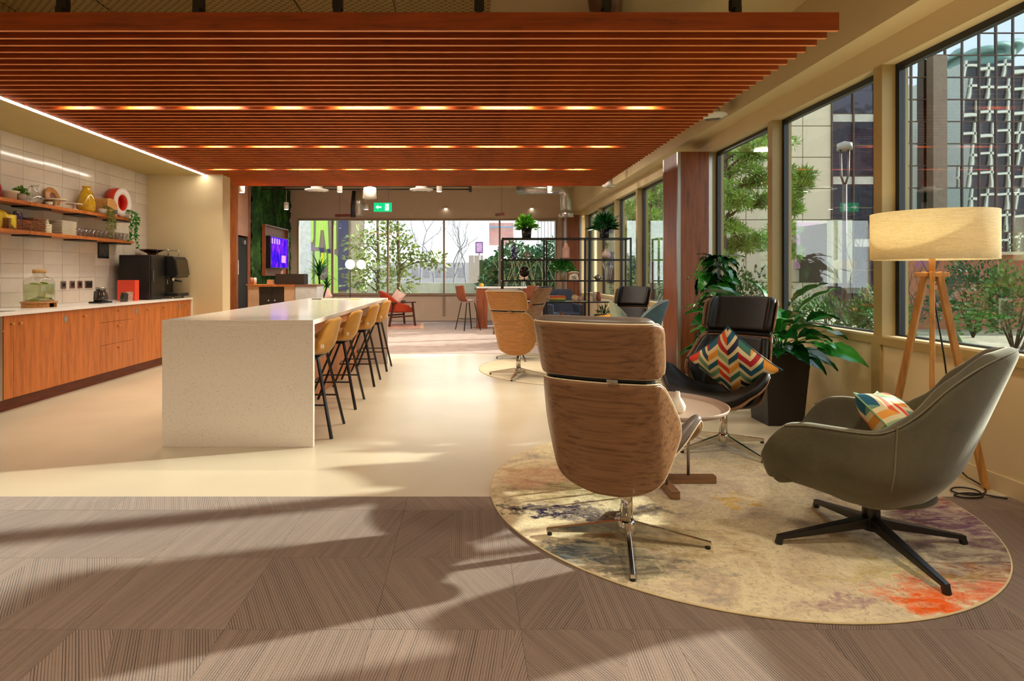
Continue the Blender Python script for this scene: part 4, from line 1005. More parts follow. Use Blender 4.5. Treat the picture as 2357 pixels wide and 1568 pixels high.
rb = thing('box', 'orange-red carton standing against the black fridge box', 'box', (-4.46, 7.72, ZC0), R(0)); MB().box(-.115, .115, -.05, .05, 0, .27).build('carton', mat('orange_red_card', '#e04424', .5, var=.05), rb); MB().box(-.0, .09, -.0535, -.0505, .0, .12).build('label_sticker', mat('pale_print', '#e0b0a0', .5, var=.5, vs=40), rb)
fb = thing('milk_fridge', 'tall matt black milk fridge box left of the espresso machine', 'fridge', (-4.51, 8.15, ZC0)); MB().box(-.21, .21, -.20, .18, .01, .61).build('body', M_blackp, fb, bevel=.01)
MB().box(.211, .222, -.185, .165, .02, .60).build('door', M_black, fb, bevel=.004); MB().box(-.18, .18, -.18, .16, 0, .01).build('foot', M_black, fb); MB().box(.2225, .235, -.16, -.145, .25, .4).build('handle', M_alu, fb)
em = thing('coffee_machine', 'large black espresso machine with a bean hopper at the end of the worktop', 'coffee machine', (-4.45, 8.58, ZC0))
MB().box(-.30, .06, -.19, .19, .03, .62).build('body', M_black, em, bevel=.01)
pf = [(.06, .33), (.13, .33), (.28, .30), (.305, .34), (.27, .56), (.24, .60), (.06, .61)]
MB().prism(pf, lambda a, b, d: (a, d, b), -.18, .18).build('head', M_blackp, em, bevel=.008)
MB().prism([(.284, .31), (.309, .345), (.274, .56), (.262, .56)], lambda a, b, d: (a+.002, d, b), -.17, .17).build('screen', mat('dark_olive_panel', '#2c2818', .15), em)
MB().box(.055, .075, -.195, -.18, .08, .57).build('side_rail', M_chrome, em)
MB().box(.06, .30, -.17, .17, .03, .075).build('drip_tray', M_blackp, em, bevel=.005); MB().box(.07, .295, -.16, .16, .0755, .08).build('grille', M_alu, em)
MB().cyl((.17, -.05), .03, .25, .33, 18).build('group_head', M_chrome, em); MB().tube([(.17, -.05, .26), (.25, -.05, .25), (.30, -.05, .245)], .011, 8).build('portafilter', M_blackp, em); MB().tube([(.12, -.12, .33), (.13, -.12, .2)], .005, 8).build('steam_wand', M_chrome, em)
for x in (-.25, .22):
    for y in (-.15, .15): MB().cyl((x, y), .016, 0, .03, 12).build('foot', M_chrome, em)
MB().lathe([(0, .63), (.05, .63), (.06, .65), (.15, .69), (.17, .71), (.165, .712), (.14, .695), (.05, .66), (0, .655)], (-.16, 0, 0), 28).build('bean_hopper', glassy('brown_glass', (.42, .25, .15, 1), .2), em)
MB().lathe([(0, .656), (.048, .661), (.10, .683), (0, .695)], (-.16, 0, 0), 20).build('beans', mat('coffee_beans', '#3a1c0c', .5, var=.4, vs=80, bump=.6, bs=90), em)
MB().tube([(.0, -.15, .62), (.0, -.15, .70), (.16, -.15, .70), (.16, -.15, .62)], .006, 8).tube([(.0, .15, .62), (.0, .15, .70), (.16, .15, .70), (.16, .15, .62)], .006, 8).build('cup_rail', M_chrome, em)
# ================================================================ far lounge
# sideboard units with planter
def unit(label, px0, px1, Y, dep, ztop, frame, front, doors):
    x0, x1 = (px0-CX)*Y/FPX, (px1-CX)*Y/FPX
    t = thing('sideboard', label, 'sideboard', ((x0+x1)/2, Y+dep/2, 0))
    MB().box(x0, x1, Y, Y+dep, ztop-.04, ztop).build('top', M_cab if doors else mat('walnut_top', '#7a5a48', .4), t, world=True)
    if doors:
        MB().box(x0, x0+.2, Y+.02, Y+dep, 0, ztop-.04).build('side_panel', frame, t, world=True); MB().box(x1-.2, x1, Y+.02, Y+dep, 0, ztop-.04).build('side_panel', frame, t, world=True)
        m = (x0+x1)/2
        for a, b, kx in ((x0+.2, m, m-.06), (m, x1-.2, m+.06)):
            d = MB().box(a+.003, b-.003, Y+.05, Y+.07, .08, ztop-.06).build('door', front, t, world=True)
            k = MB().sphere((kx, Y+.035, ztop-.30), .018, 10, 8).build('knob', M_chrome, t, world=True); k.parent = d
        MB().box(x0+.2, x1-.2, Y+.07, Y+dep, .0, ztop-.045).build('body', M_black, t, world=True)
    else: MB().box(x0, x1, Y+.01, Y+dep, 0, ztop-.04).build('body', front, t, world=True)
    return t
Mpale = mat('pale_peach_wood', '#c9a480', .5); Mdk = mat('dark_brown_front', '#2c211a', .5)
unit('sideboard with dark double doors and an orange wooden top before the moss wall', 570, 678, 11.0, .5, 1.06, Mpale, Mdk, True)
unit('white sideboard end with a thin brown top, right of the dark doors', 679.2, 729, 11.0, .5, 1.06, Mpale, mat('pale_blue_white', '#ccd0cf', .4), False)
pln = thing('planter_box', 'long dark brown planter box on top of the sideboards', 'planter', (-3.35, 11.22, 1.0605))
MB().box(-.27, .27, -.14, .14, 0, .20).build('trough', Mdk, pln)
def blades(n, base, L_, w, seed, arch=.6, elmin=.35):
    rr = random.Random(seed); mb = MB()
    for _ in range(n):
        a = rr.uniform(0, 2*pi); el = rr.uniform(elmin, 1.45); l = L_*rr.uniform(.6, 1.05); d = Vector((cos(a), sin(a), 0)); s = Vector((-sin(a), cos(a), 0)); pts = []
        bx_ = Vector(base)+Vector((rr.uniform(-.03, .03), rr.uniform(-.03, .03), 0))
        for k in range(7):
            q = k/6; e = el-arch*q*q*1.3; p = (pts[-1]+(d*cos(e)+Vector((0, 0, sin(e))))*l/6) if pts else bx_; pts.append(p)
        vs = []; 
        for k, p in enumerate(pts): ww = w*(sin(pi*min(.98, .12+.86*k/6)))**.8/2; vs += [p-s*ww, p+s*ww]
        mb.add(vs, [(2*k, 2*k+1, 2*k+3, 2*k+2) for k in range(6)], True)
    return mb
pp = thing('potted_palm', 'dark spiky kentia palm behind the planter box by the far window', 'plant', (-3.02, 11.95, 0))
MB().lathe([(0, 0), (.16, 0), (.19, .42), (.17, .42), (.16, .38), (0, .38)], (0, 0, 0), 24).build('pot', M_black, pp)
tr = MB(); tr.tube([(0, 0, .38), (.02, 0, 1.0), (.0, 0, 1.25)], .018, 8).tube([(0, 0, .38), (.1, 0, .8), (.16, 0, 1.0)], .015, 8).build('trunk', M_soil, pp)
f = blades(46, (0, 0, 1.22), .55, .028, 5, .7, .1); g = blades(24, (.17, 0, .98), .42, .026, 6, .9, .0); f.add(g.v, g.f, True); f.build('fronds', M_green2, pp, kind='stuff')
for nm, lab, px, m in (('cup', 'small pink cup at the left end of the sideboard', 579, '#c87a5c'), ('cup', 'small white bottle-shaped cup on the sideboard', 587, '#d8dcd0')):
    p = PT(px, 655, 11.25); lathe_thing(nm, lab, 'cup', (p[0], 11.25, 1.0605), [(0, 0), (.028, 0), (.03, .11), (.02, .13), (0, .13)], mat(nm+m[1:], m, .4))
p = PT(623, 655, 11.2); t = thing('small_box', 'pale wooden house-shaped box on the sideboard under the television', 'box', (p[0], 11.2, 1.0605)); MB().prism([(-.06, 0), (.06, 0), (.045, .09), (-.05, .09)], lambda a, b, d: (a, d, b), -.05, .05).build('body', mat('tan_wood', '#c89a70', .6), t)
# television on the moss wall
tvf = thing('wall_frame', 'wide reddish wooden recess frame on the moss wall around the television', 'frame', (-4.74, 14.42, 1.7))
y0, y1, z0, z1 = 13.55, 15.3, 1.22, 2.42
MB().box(-4.74, -4.66, y0, y0+.03, z0, z1).box(-4.74, -4.66, y1-.03, y1, z0, z1).box(-4.74, -4.66, y0+.03, y1-.03, z1-.03, z1).box(-4.74, -4.66, y0+.03, y1-.03, z0, z0+.03).build('frame_edge', M_colw2, tvf, world=True)
MB().box(-4.739, -4.725, y0+.03, y1-.03, z0+.03, z1-.03).build('back_panel', mat('pink_veneer_2', '#a06c54', .5), tvf, world=True)
def screen():
    t = NT('tv_picture'); v = t.coord('Object'); n1 = t.noise(t.coord('Object', (1, 2.2, 1)), 3.2, 4, .7); n2 = t.noise(t.coord('Object', (1, 9, 1.2)), 2.2, 5, .7)
    c = t.ramp(t.math('ADD', t.math('MULTIPLY', n1, .5), t.math('MULTIPLY', n2, .5)), [(.36, C('#10104a')), (.48, C('#3418e8')), (.56, C('#8a2ce8')), (.64, C('#f05ad8'))])
    t.t.nodes.remove(t.b); e = t.n('ShaderNodeEmission'); e.inputs[1].default_value = .9; t.l(c, e.inputs[0]); t.l(e.outputs[0], t.out.inputs[0]); return t.m
tv = thing('television', 'wall television showing a blue and purple picture with a small white panel', 'television', (-4.62, 14.38, 1.78))
MB().box(-.1, .03, -.68, .68, -.38, .38).build('case', M_black, tv); MB().box(.031, .033, -.66, .66, -.36, .36).build('screen', screen(), tv)
MB().box(.0335, .0345, .12, .45, -.24, -.06).build('caption_panel', emis('caption', '#f0a8e0', .9), tv)
for k in range(4): MB().box(.0335, .0345, -.6+k*.17, -.52+k*.17, .20, .33).build('bright_patch', emis('patch', '#e0b8ff', .9), tv)
# orange lounge armchairs
def wing_chair(label, loc, rz):
    t = thing('armchair', label, 'armchair', loc, rz, 'orange armchairs by the far windows'); fab = mat('orange_fabric', '#b8401c', .8, var=.1, vs=20); wd_ = wood('dark_teak', '#4a2412', '#32160a', 2, .4)
    def f(u, v):
        a = (u*2-1)*2.2; rr_ = .30+.06*v; x = sin(a)*rr_; y = -cos(a)*rr_*(1 if abs(a) < 1.57 else .8); z = .34+v*interp([(0, .52), (.3, .46), (.6, .22), (1, .14)], abs(u*2-1)); return Vector((x, y+.03-.12*v*max(0, cos(a)), z))
    MB().grid(f, 30, 10).build('shell', fab, t, solid=.05, sub=1)
    MB().box(-.26, .26, -.24, .30, .32, .44).build('seat', fab, t, bevel=.03)
    for sx in (-1, 1):
        MB().bar((sx*.32, .26, .56), (sx*.34, .32, 0), .04, .04).build('leg', wd_, t); MB().bar((sx*.30, -.22, .56), (sx*.33, -.34, 0), .04, .04).build('leg', wd_, t)
        MB().bar((sx*.33, .34, .57), (sx*.32, -.28, .56), .055, .03).build('armrest', wd_, t, bevel=.005); MB().bar((sx*.33, .29, .24), (sx*.32, -.28, .22), .03, .035).build('stretcher', wd_, t)
    return t
wing_chair('orange armchair with dark wooden legs and arms beyond the end of the island', (-1.70, 14.35, .011), R(-62))
wing_chair('orange armchair partly hidden behind the island and the white sideboard', (-3.55, 14.5, .002), R(-70))
Mpk = mat('pink_cloth', '#d8b4a8', .8, var=.15, vs=8)
cushion('cushion', 'pale pink and white cushion in the orange armchair beyond the island', Mpk, .42, .12, place((-1.72, 14.30, .66), -40, 30, 20))
cushion('cushion', 'pink cushion in the orange armchair hidden by the sideboard', Mpk, .42, .12, place((-3.50, 14.42, .70), -40, 30, 40))
# twin globe floor lamp
gl = thing('floor_lamp', 'floor lamp with two white glass globes by the far windows', 'lamp', (-2.79, 14.0, .002))
MB().cyl((0, 0), .14, 0, .02, 28).build('base', M_black, gl); MB().tube([(0, 0, .02), (0, 0, 1.38)], .009, 8).build('pole', M_black, gl); MB().tube([(0, 0, 1.32), (.1, .1, 1.36), (.24, .1, 1.40)], .008, 8).build('arm', M_black, gl)
Mglb = emis('opal_globe', (1, .93, .78, 1), 1.6)
MB().sphere((0, 0, 1.49), .118, 24, 16).build('globe', Mglb, gl); MB().sphere((.245, .1, 1.49), .112, 24, 16).build('globe', Mglb, gl)
# desk with shell chairs
X0 = (1092-CX)*13.5/FPX
dk = thing('desk', 'high wooden desk with a white top behind the oak-backed chair', 'desk', (1.0, 13.9, 0))
MB().box(.22, 1.55, 13.5, 14.3, .93, .96).build('top', M_white, dk, world=True); MB().box(.22, .47, 13.52, 14.28, 0.002, .93).build('panel', M_colw2, dk, world=True); MB().box(1.30, 1.55, 13.52, 14.28, 0.002, .93).build('panel', M_colw2, dk, world=True)
def dchair(label, loc, rz):
    t = thing('bar_chair', label, 'chair', loc, rz, 'bar chairs at the high desk')
    def f(u, v):
        z = interp([(0, .66), (.5, .64), (.62, .70), (1, 1.0)], v); y = interp([(0, .2), (.5, -.14), (.62, -.2), (1, -.27)], v); e = u*2-1; return Vector((e*.2, y+.05*e*e*v, z+.02*e*e))
    MB().grid(f, 8, 14).build('seat', M_colw2, t, solid=.014, sub=1)
    for sx in (-1, 1):
        for sy in (-1, 1): MB().bar((sx*.12, sy*.1, .62), (sx*.2, sy*.21, .002), .02).build('leg', M_black, t)
    MB().tube([(-.17, -.17, .25), (.17, -.17, .25), (.17, .17, .25), (-.17, .17, .25), (-.17, -.17, .25)], .007, 6).build('footrest', M_black, t)
dchair('wood-backed bar chair with dark legs at the left end of the high desk', (.02, 13.2, 0.002), R(-60)); dchair('wood-backed bar chair at the right end of the high desk', (1.32, 13.1, 0.002), R(40))
fr = lathe_thing('orange_fruit', 'single orange lying on the white desk top', 'fruit', (.34, 13.6, .9605), [(0, 0)]+[(.045*sin(pi*i/8), .045-.045*cos(pi*i/8)) for i in range(1, 8)]+[(0, .09)], mat('orange_peel', '#e8a01c', .5))
vz = thing('vase', 'glass vase of pale dried flowers at the right end of the high desk', 'vase', (1.32, 13.7, .9605)); MB().lathe([(0, 0), (.05, 0), (.06, .1), (.04, .18), (.05, .2), (.045, .2), (.035, .18), (0, .02)], (0, 0, 0), 20).build('body', M_cglass, vz)
foliage(60, lambda r: ((r.uniform(-.1, .1), r.uniform(-.1, .1), r.uniform(.15, .34)), (r.uniform(-1, 1), r.uniform(-1, 1), 1)), .05, .08, 8).build('flowers', mat('dried_flower', '#c9a890', .8, var=.3, vs=30), vz, kind='stuff')
# ------------------------------------------------ open metal shelving
SYF, SYB = 10.5, 10.85; XS = [.64, 1.42, 2.18, 2.93]; ZS = [(CH-(py-CY)*SYF/FPX) for py in (549, 598, 647, 696, 744)]
sh = thing('open_shelving', 'tall black metal open shelving unit dividing the far lounge', 'shelving', (1.78, 10.67, .002))
for x in XS:
    for y in (SYF, SYB): MB().box(x-.015, x+.015, y-.015, y+.015, .002, ZS[0]+.015).build('post', M_black, sh, world=True)
for i, z in enumerate(ZS):
    MB().box(XS[0], XS[-1], SYF-.013, SYF+.013, z-.012, z+.012).box(XS[0], XS[-1], SYB-.013, SYB+.013, z-.012, z+.012).build('rail', M_black, sh, world=True)
    for x in XS: MB().box(x-.012, x+.012, SYF+.013, SYB-.013, z-.012, z+.012).build('cross_bar', M_black, sh, world=True)
Mshw = mat('shelf_board', '#8a7a68', .4)
MB().box(XS[0]+.02, XS[-1]-.02, SYF+.014, SYB-.014, ZS[3]-.004, ZS[3]+.012).build('board', mat('pale_board', '#c9bca8', .4), sh, world=True)
for i in (0, 1, 2, 4): MB().box(XS[0]+.02, XS[-1]-.02, SYF+.05, SYB-.05, ZS[i]-.006, ZS[i]+.006).build('board', glassy('smoked_board', (.55, .55, .5, 1), .1), sh, world=True)
def onsh(px, i): Y = 10.67; return ((px-CX)*Y/FPX, Y, ZS[i]+.0125)
def big_pot(label, loc, seed, leafm, n, w, l):
    return potted('potted_plant', label, loc, .095, .17, M_black, n, .2, .26, w, l, leafm, seed, taper=.85)
mx2 = mat('variegated_leaf', '#4c8a1c', .4, var=.7, vs=14)
big_pot('bushy lime and dark green plant in a black pot on top of the open shelving', onsh(1212, 0), 21, mx2, 330, .055, .12)
big_pot('dark glossy green plant in a black pot on the right top of the open shelving', onsh(1391, 0), 22, M_green2, 240, .05, .19)
def blue_vase():
    t = NT('blue_white_glaze'); n = t.noise(t.coord(), 16, 3, .6, .8); t.l(t.ramp(n, [(.5, C('#102c5c')), (.53, C('#c8d4e0'))], True), t.b.inputs['Base Color']); t.b.inputs['Roughness'].default_value = .15; return t.m
lathe_thing('vase', 'slender blue and white porcelain vase at the left of the shelving', 'vase', onsh(1183, 1), [(0, 0), (.04, 0), (.05, .03), (.06, .16), (.05, .22), (.018, .27), (.016, .30), (.024, .31), (0, .31)], blue_vase())
kn = thing('knot_ornament', 'small dark metal knot ornament beside the blue vase', 'ornament', onsh(1215, 1))
kp = [Vector((.045*(sin(a)+2*sin(2*a))*.5, .045*(cos(a)-2*cos(2*a))*.5, .07-.03*sin(3*a))) for a in [2*pi*i/48 for i in range(49)]]
kp = [Vector((p.x, p.z-.07, p.y+.075)) for p in kp]; MB().tube(kp, .014, 8, cap=False).build('loop', M_galv, kn)
gb = thing('globe', 'dark bronze desk globe on its stand in the shelving', 'globe', onsh(1207, 2)); MB().cyl((0, 0), .06, 0, .014, 24).cyl((0, 0), .008, .014, .06, 10).build('stand', M_black, gb); MB().sphere((0, 0, .155), .098, 24, 16).build('ball', mat('bronze_globe', '#241606', .25, .4, var=.9, vs=9), gb)
pv = lathe_thing('vase', 'pale pink bottle vase in the middle bay of the shelving', 'vase', onsh(1303, 1), [(0, 0), (.06, 0), (.064, .03), (.06, .2), (.04, .24), (.03, .25), (.032, .29), (.03, .29), (0, .24)], mat('pink_glaze', '#d8a898', .3, var=.03))
trailing2 = potted('potted_plant', 'bushy trailing green plant spilling across the middle bay of the shelving', (onsh(1296, 2)[0], 10.72, ZS[2]+.0125), .07, .16, mat('cream_glaze', '#cfc4ac', .4), 420, .30, .27, .035, .08, M_green, 31)
tph = thing('telephone', 'cream vintage rotary telephone under the trailing plant', 'telephone', (onsh(1318, 2)[0], 10.56, ZS[2]+.0125))
MB().prism([(-.085, 0), (.085, 0), (.07, .09), (.04, .12), (-.04, .12), (-.07, .09)], lambda a, b, d: (a, d, b), -.05, .05).build('body', Mcer, tph, bevel=.008); MB().lathe([(0, 0), (.035, 0), (.035, .01), (0, .01)], (0, -.052, .06), 20, Matrix.Rotation(pi/2, 4, 'X')).build('dial', M_alu, tph); MB().tube([(-.09, 0, .13), (-.05, 0, .15), (.05, 0, .15), (.09, 0, .13)], .015, 10).build('handset', Mcer, tph)
vw = thing('vase', 'round white and blush vase of pale sprigs in the right bay', 'vase', onsh(1396, 1)); MB().lathe([(0, 0), (.05, 0), (.078, .06), (.08, .09), (.06, .14), (.03, .17), (.035, .185), (.03, .185), (0, .15)], (0, 0, 0), 28).build('body', mat('blush_glaze', '#d8c0b4', .2, var=.1, vs=6), vw)
foliage(36, lambda r: ((r.uniform(-.02, .02), r.uniform(-.02, .02), .17+r.uniform(0, .1)), (r.uniform(-.4, .4), r.uniform(-.4, .4), 1)), .02, .07, 9).build('sprigs', mat('sprig', '#c9c08a', .7), vw, kind='stuff')
tpt = thing('teapot', 'small silver teapot in the right bay', 'teapot', onsh(1376, 2)); MB().lathe([(0, 0), (.04, 0), (.065, .04), (.06, .07), (.03, .095), (.008, .1), (.008, .12), (0, .12)], (0, 0, 0), 24).build('body', M_alu, tpt); MB().tube([(-.06, 0, .04), (-.09, 0, .07), (-.10, 0, .09)], .009, 8, r2=.005).build('spout', M_alu, tpt); MB().tube([(.055, 0, .075), (.09, 0, .075), (.09, 0, .04), (.06, 0, .03)], .005, 8).build('handle', M_alu, tpt)
lathe_thing('vase', 'tall flared clear glass vase in the right bay', 'vase', onsh(1400, 2), [(0, .003), (.045, .003), (.05, .05), (.07, .2), (.11, .33), (.106, .33), (.066, .2), (.046, .055), (0, .015)], M_cglass)
b0 = None
for i, (c, lab) in enumerate((('#3a6a3c', 'green book at the bottom of the pile in the middle bay'), ('#c8a03c', 'ochre book in the middle of the pile'), ('#b8502c', 'red-orange book on top of the pile in the middle bay'))):
    t = thing('book', lab, 'book', (onsh(1281, 3)[0], 10.66, ZS[3]+.013+i*.0335), R(3*i-3), 'pile of books in the shelving'); MB().box(-.14, .14, -.1, .1, .003, .030).build('pages', Mpl, t); MB().box(-.145, .145, -.104, .104, 0, .003).box(-.145, .145, -.104, .104, .030, .033).box(-.145, .145, -.104, -.1, .003, .03).build('cover', mat('cover_%d' % i, c, .5), t)
for px, r_, lab, c in ((1322, .062, 'beige stone ball in the middle bay of the shelving', '#d8c49a'), (1334, .052, 'smaller blush stone ball beside the beige one', '#d0a894')):
    x, y, z = onsh(px, 3); t = thing('stone_ball', lab, 'ornament', (x, y-.05, z+.001)); MB().sphere((0, 0, r_), r_, 20, 14).build('ball', mat('stone'+c[1:], c, .6, var=.15, vs=12), t)
lathe_thing('pot', 'terracotta jug in the right bay of the shelving', 'pot', onsh(1378, 3), [(0, 0), (.035, 0), (.05, .06), (.05, .1), (.035, .14), (.045, .165), (0, .16)], mat('terracotta', '#9a5838', .6))
lathe_thing('pot', 'small pale glass jar left of the terracotta jug', 'jar', onsh(1368, 3), [(0, 0), (.03, 0), (.034, .1), (.024, .14), (.02, .16), (0, .16)], mat('pale_grey_glaze', '#b8b4a4', .3))
lathe_thing('bottle', 'brown bottle-shaped pot on the lowest visible shelf', 'bottle', onsh(1292, 4), [(0, 0), (.05, 0), (.055, .06), (.045, .12), (.02, .16), (.022, .18), (0, .18)], mat('brown_glaze', '#7a4c28', .4))
lathe_thing('pot', 'round tan pot beside the brown bottle on the lowest visible shelf', 'pot', onsh(1307, 4), [(0, 0), (.04, 0), (.062, .05), (.055, .1), (.03, .12), (0, .12)], mat('tan_glaze', '#b88a58', .5))
potted('potted_plant', 'small dark spiky plant on the lowest shelf behind the dark leather chair', onsh(1390, 4), .06, .09, M_black, 90, .14, .2, .02, .13, M_green2, 41)
# dark armchair-like block behind shelving: navy wing chair facing the far windows
nv = thing('armchair', 'navy high-backed armchair behind the middle bay of the shelving', 'armchair', (2.1, 12.9, .002), R(190))
Mnv = mat('navy_cloth', '#1c2434', .8, var=.1)
def fnv(u, v):
    e = u*2-1; z = .3+v*.62; return Vector((e*.33*(1-.06*v), -.28+.18*e*e-.12*v, z))
MB().grid(fnv, 12, 10).build('back', Mnv, nv, solid=.07, sub=1); MB().box(-.31, .31, -.28, .3, .26, .42).build('seat', Mnv, nv, bevel=.03)
for sx in (-1, 1):
    MB().box(sx*.33-.04, sx*.33+.04, -.26, .28, .28, .60).build('armrest', Mnv, nv, bevel=.02)
    for sy in (-1, 1): MB().bar((sx*.26, sy*.22, .26), (sx*.29, sy*.25, 0), .03).build('leg', M_black, nv)
# ------------------------------------------------ large floor plants by the window wall
def leaf_mesh(name, m, L_, W_, kind):
    """one big leaf lying along +y, arched, with a folded midrib; kind: heart or lance"""
    mb = MB(); nu, nv_ = 6, 10; prof = {'heart': [(0, .25), (.08, .75), (.25, 1), (.5, .85), (.75, .5), (.92, .18), (1, .02)], 'lance': [(0, .05), (.15, .5), (.4, 1), (.65, .85), (.85, .42), (1, .02)]}[kind]
    mb.grid(lambda u, v: Vector(((u*2-1)*W_/2*interp(prof, v), v*L_-(.12*L_*abs(u*2-1)*(1-v)**4 if kind == 'heart' else 0), .05*L_*abs(u*2-1)+.28*L_*v-.55*L_*v*v+.006*sin(v*22)*abs(u*2-1))), nu, nv_)
    return mb.mesh(name, m)
def big_plant(name, label, loc, pots, leaves, stems, dirt_r):
    t = thing(name, label, 'plant', loc); pots(t)
    for me, p, rot, sc in leaves:
        o = link('leaf', me, t); o.location = p; o.rotation_euler = rot; o.scale = (sc, sc, sc)
    if stems: s = MB(); [s.tube(a, .006, 6, r2=.003) for a in stems]; s.build('stem', mat('stem_green', '#3a6a24', .5), t)
    return t
Mplant = mat('planter_charcoal', '#1c1a18', .5, var=.06)
def square_planter(h, wb, wt_):
    def f(t):
        a, b = wb/2, wt_/2
        MB().add([(-a, -a, 0), (a, -a, 0), (a, a, 0), (-a, a, 0), (-b, -b, h), (b, -b, h), (b, b, h), (-b, b, h), (-b+.02, -b+.02, h), (b-.02, -b+.02, h), (b-.02, b-.02, h), (-b+.02, b-.02, h), (-b+.03, -b+.03, h-.06), (b-.03, -b+.03, h-.06), (b-.03, b-.03, h-.06), (-b+.03, b-.03, h-.06)],
                 [(0, 3, 2, 1), (0, 1, 5, 4), (1, 2, 6, 5), (2, 3, 7, 6), (3, 0, 4, 7), (4, 5, 9, 8), (5, 6, 10, 9), (6, 7, 11, 10), (7, 4, 8, 11), (8, 9, 13, 12), (9, 10, 14, 13), (10, 11, 15, 14), (11, 8, 12, 15)]).build('planter', Mplant, t)
        MB().box(-b+.03, b-.03, -b+.03, b-.03, h-.07, h-.055).build('soil', M_soil, t)
    return f
def aim(d, roll):     # euler that turns +y to d
    d = Vector(d).normalized(); q = d.to_track_quat('Y', 'Z'); return (q.to_matrix().to_4x4() @ Matrix.Rotation(roll, 4, 'Y')).to_euler()
rr = random.Random(77)
heart = leaf_mesh('leaf', M_green2, .20, .15, 'heart'); heart2 = leaf_mesh('leaf', M_green, .17, .12, 'heart')
lv = []; stm = [[(0, 0, .5), (.01, 0, 1.2), (0, 0, 1.5)]]
for i in range(84):
    z = rr.uniform(.58, 1.42); a = rr.uniform(0, 2*pi); r_ = rr.uniform(.05, .15)*(1 if z < 1.3 else .7)
    lv.append((rr.choice([heart, heart2]), (cos(a)*r_, sin(a)*r_, z), aim((cos(a), sin(a), rr.uniform(-1.5, .1)), rr.uniform(-.5, .5)), rr.uniform(.75, 1.25)))
for i in range(9):
    a = rr.uniform(0, 2*pi); lv.append((heart, (cos(a)*.05, sin(a)*.05, 1.42), aim((cos(a), sin(a), rr.uniform(-.4, .6)), 0), rr.uniform(.8, 1.1)))
big_plant('climbing_plant', 'tall dark climbing plant with heart-shaped leaves beside the wooden column', (2.72, 6.35, 0), square_planter(.60, .26, .36), lv, stm, .1)
lance = leaf_mesh('leaf', M_green, .34, .15, 'lance'); lance2 = leaf_mesh('leaf', M_green2, .32, .14, 'lance'); lv = []; stm = []
for i in range(74):
    a = rr.uniform(0, 2*pi); el = rr.uniform(.05, 1.35); l = rr.uniform(.15, .48); d = Vector((cos(a)*cos(el), sin(a)*cos(el), sin(el)))
    if d.x > .30: d.x = -d.x
    p0 = Vector((rr.uniform(-.06, .06), rr.uniform(-.06, .06), .55)); p1 = p0+d*l; stm.append([p0, p0+d*l*.5+Vector((0, 0, .04)), p1])
    lv.append((rr.choice([lance, lance2]), p1, aim(Vector((d.x, d.y, d.z*.55-.12)), rr.uniform(-.6, .6)), rr.uniform(.9, 1.3)))
for a, z in ((-1.0, .62), (-1.3, .60), (-1.6, .66), (3.6, .64)):
    d = Vector((cos(a), sin(a), -.1)); lv.append((lance2, (cos(a)*.12, sin(a)*.12, z), aim(d, .2), 1.15))
big_plant('leafy_plant', 'broad-leaved green plant in a tall black planter behind the black leather chair', (2.63, 4.98, 0), square_planter(.60, .29, .37), lv, stm, .1)
# ------------------------------------------------ things under the ceiling of the far lounge
def can_light(label, px, py, Y, lit=60, r=.055, h=.16):
    x, y, z = PT(px, py, Y); t = thing('pendant_downlight', label, 'light', (x, y, z), 0, 'cylinder downlights of the far lounge')
    MB().cyl((0, 0), r, 0, h, 24).build('housing', M_white, t); MB().cyl((0, 0), r*.8, -.004, 0, 24).build('lens', emis('spot_lens', (1, .9, .72, 1), 9), t); MB().tube([(0, 0, h), (0, 0, ZC-z)], .004, 6).build('cord', M_white, t)
    ld = bpy.data.lights.new('spot', 'SPOT'); ld.energy = lit; ld.color = (1, .82, .6); ld.spot_size = R(95); ld.spot_blend = .6; ld.shadow_soft_size = .04
    lo = bpy.data.objects.new('spot', ld); COL.objects.link(lo); lo.location = (x, y, z-.02)
for px, py, Y, lab in ((557, 443, 11.5, 'cylinder downlight nearest the wood-panelled door'), (782, 442, 12, 'white cylinder downlight between the two round air diffusers'), (1011, 441, 12, 'white cylinder downlight right of the second round diffuser'), (1266, 443, 12, 'white cylinder downlight in front of the steel duct'),
                       (659, 482, 13.5, 'small hanging downlight before the moss wall'), (843, 482, 14.2, 'small hanging downlight left of the green exit sign')):
    can_light(lab, px, py, Y)
for px, lab in ((1026, 'small lit eyeball spot on the far wall above the middle windows'), (1224, 'small lit eyeball spot on the far wall above the trailing plants')):
    x, y, z = PT(px, 480, YB-.04); t = thing('wall_spot', lab, 'light', (x, y, z)); MB().cyl((0, 0), .05, 0, .03, 20).build('housing', M_white, t); MB().cyl((0, 0), .04, -.004, 0, 20).build('lens', emis('eye_lens', (1, .95, .85, 1), 7), t)
def diffuser(label, px, py, Y, r):
    x, y, z = PT(px, py, Y); t = thing('air_diffuser', label, 'air vent', (x, y, z), 0, 'round white air diffusers')
    MB().lathe([(r*.55, .0), (r, .03), (r, .045), (r*.9, .045), (r*.5, .03), (r*.5, .1), (0, .1)], (0, 0, 0), 36).build('cone', M_white, t)
    for q in (.25, .42): MB().lathe([(r*q, .0), (r*q+.03, .03), (r*q+.028, .035), (r*q-.004, .004)], (0, 0, 0), 28).build('ring', M_white, t)
    MB().cyl((0, 0), r*.5, .1, ZC-z-.001, 28).build('collar', M_galv, t)
diffuser('round white air diffuser nearest the moss wall', 729, 442, 12, .24); diffuser('round white air diffuser right of the exit sign', 970, 441, 12, .24); diffuser('round air diffuser on the plaster ceiling beside the slats', 1640, 274, 6.3, .15); diffuser('small round air diffuser at the far right corner of the slats', 1402, 432, 10.4, .12)
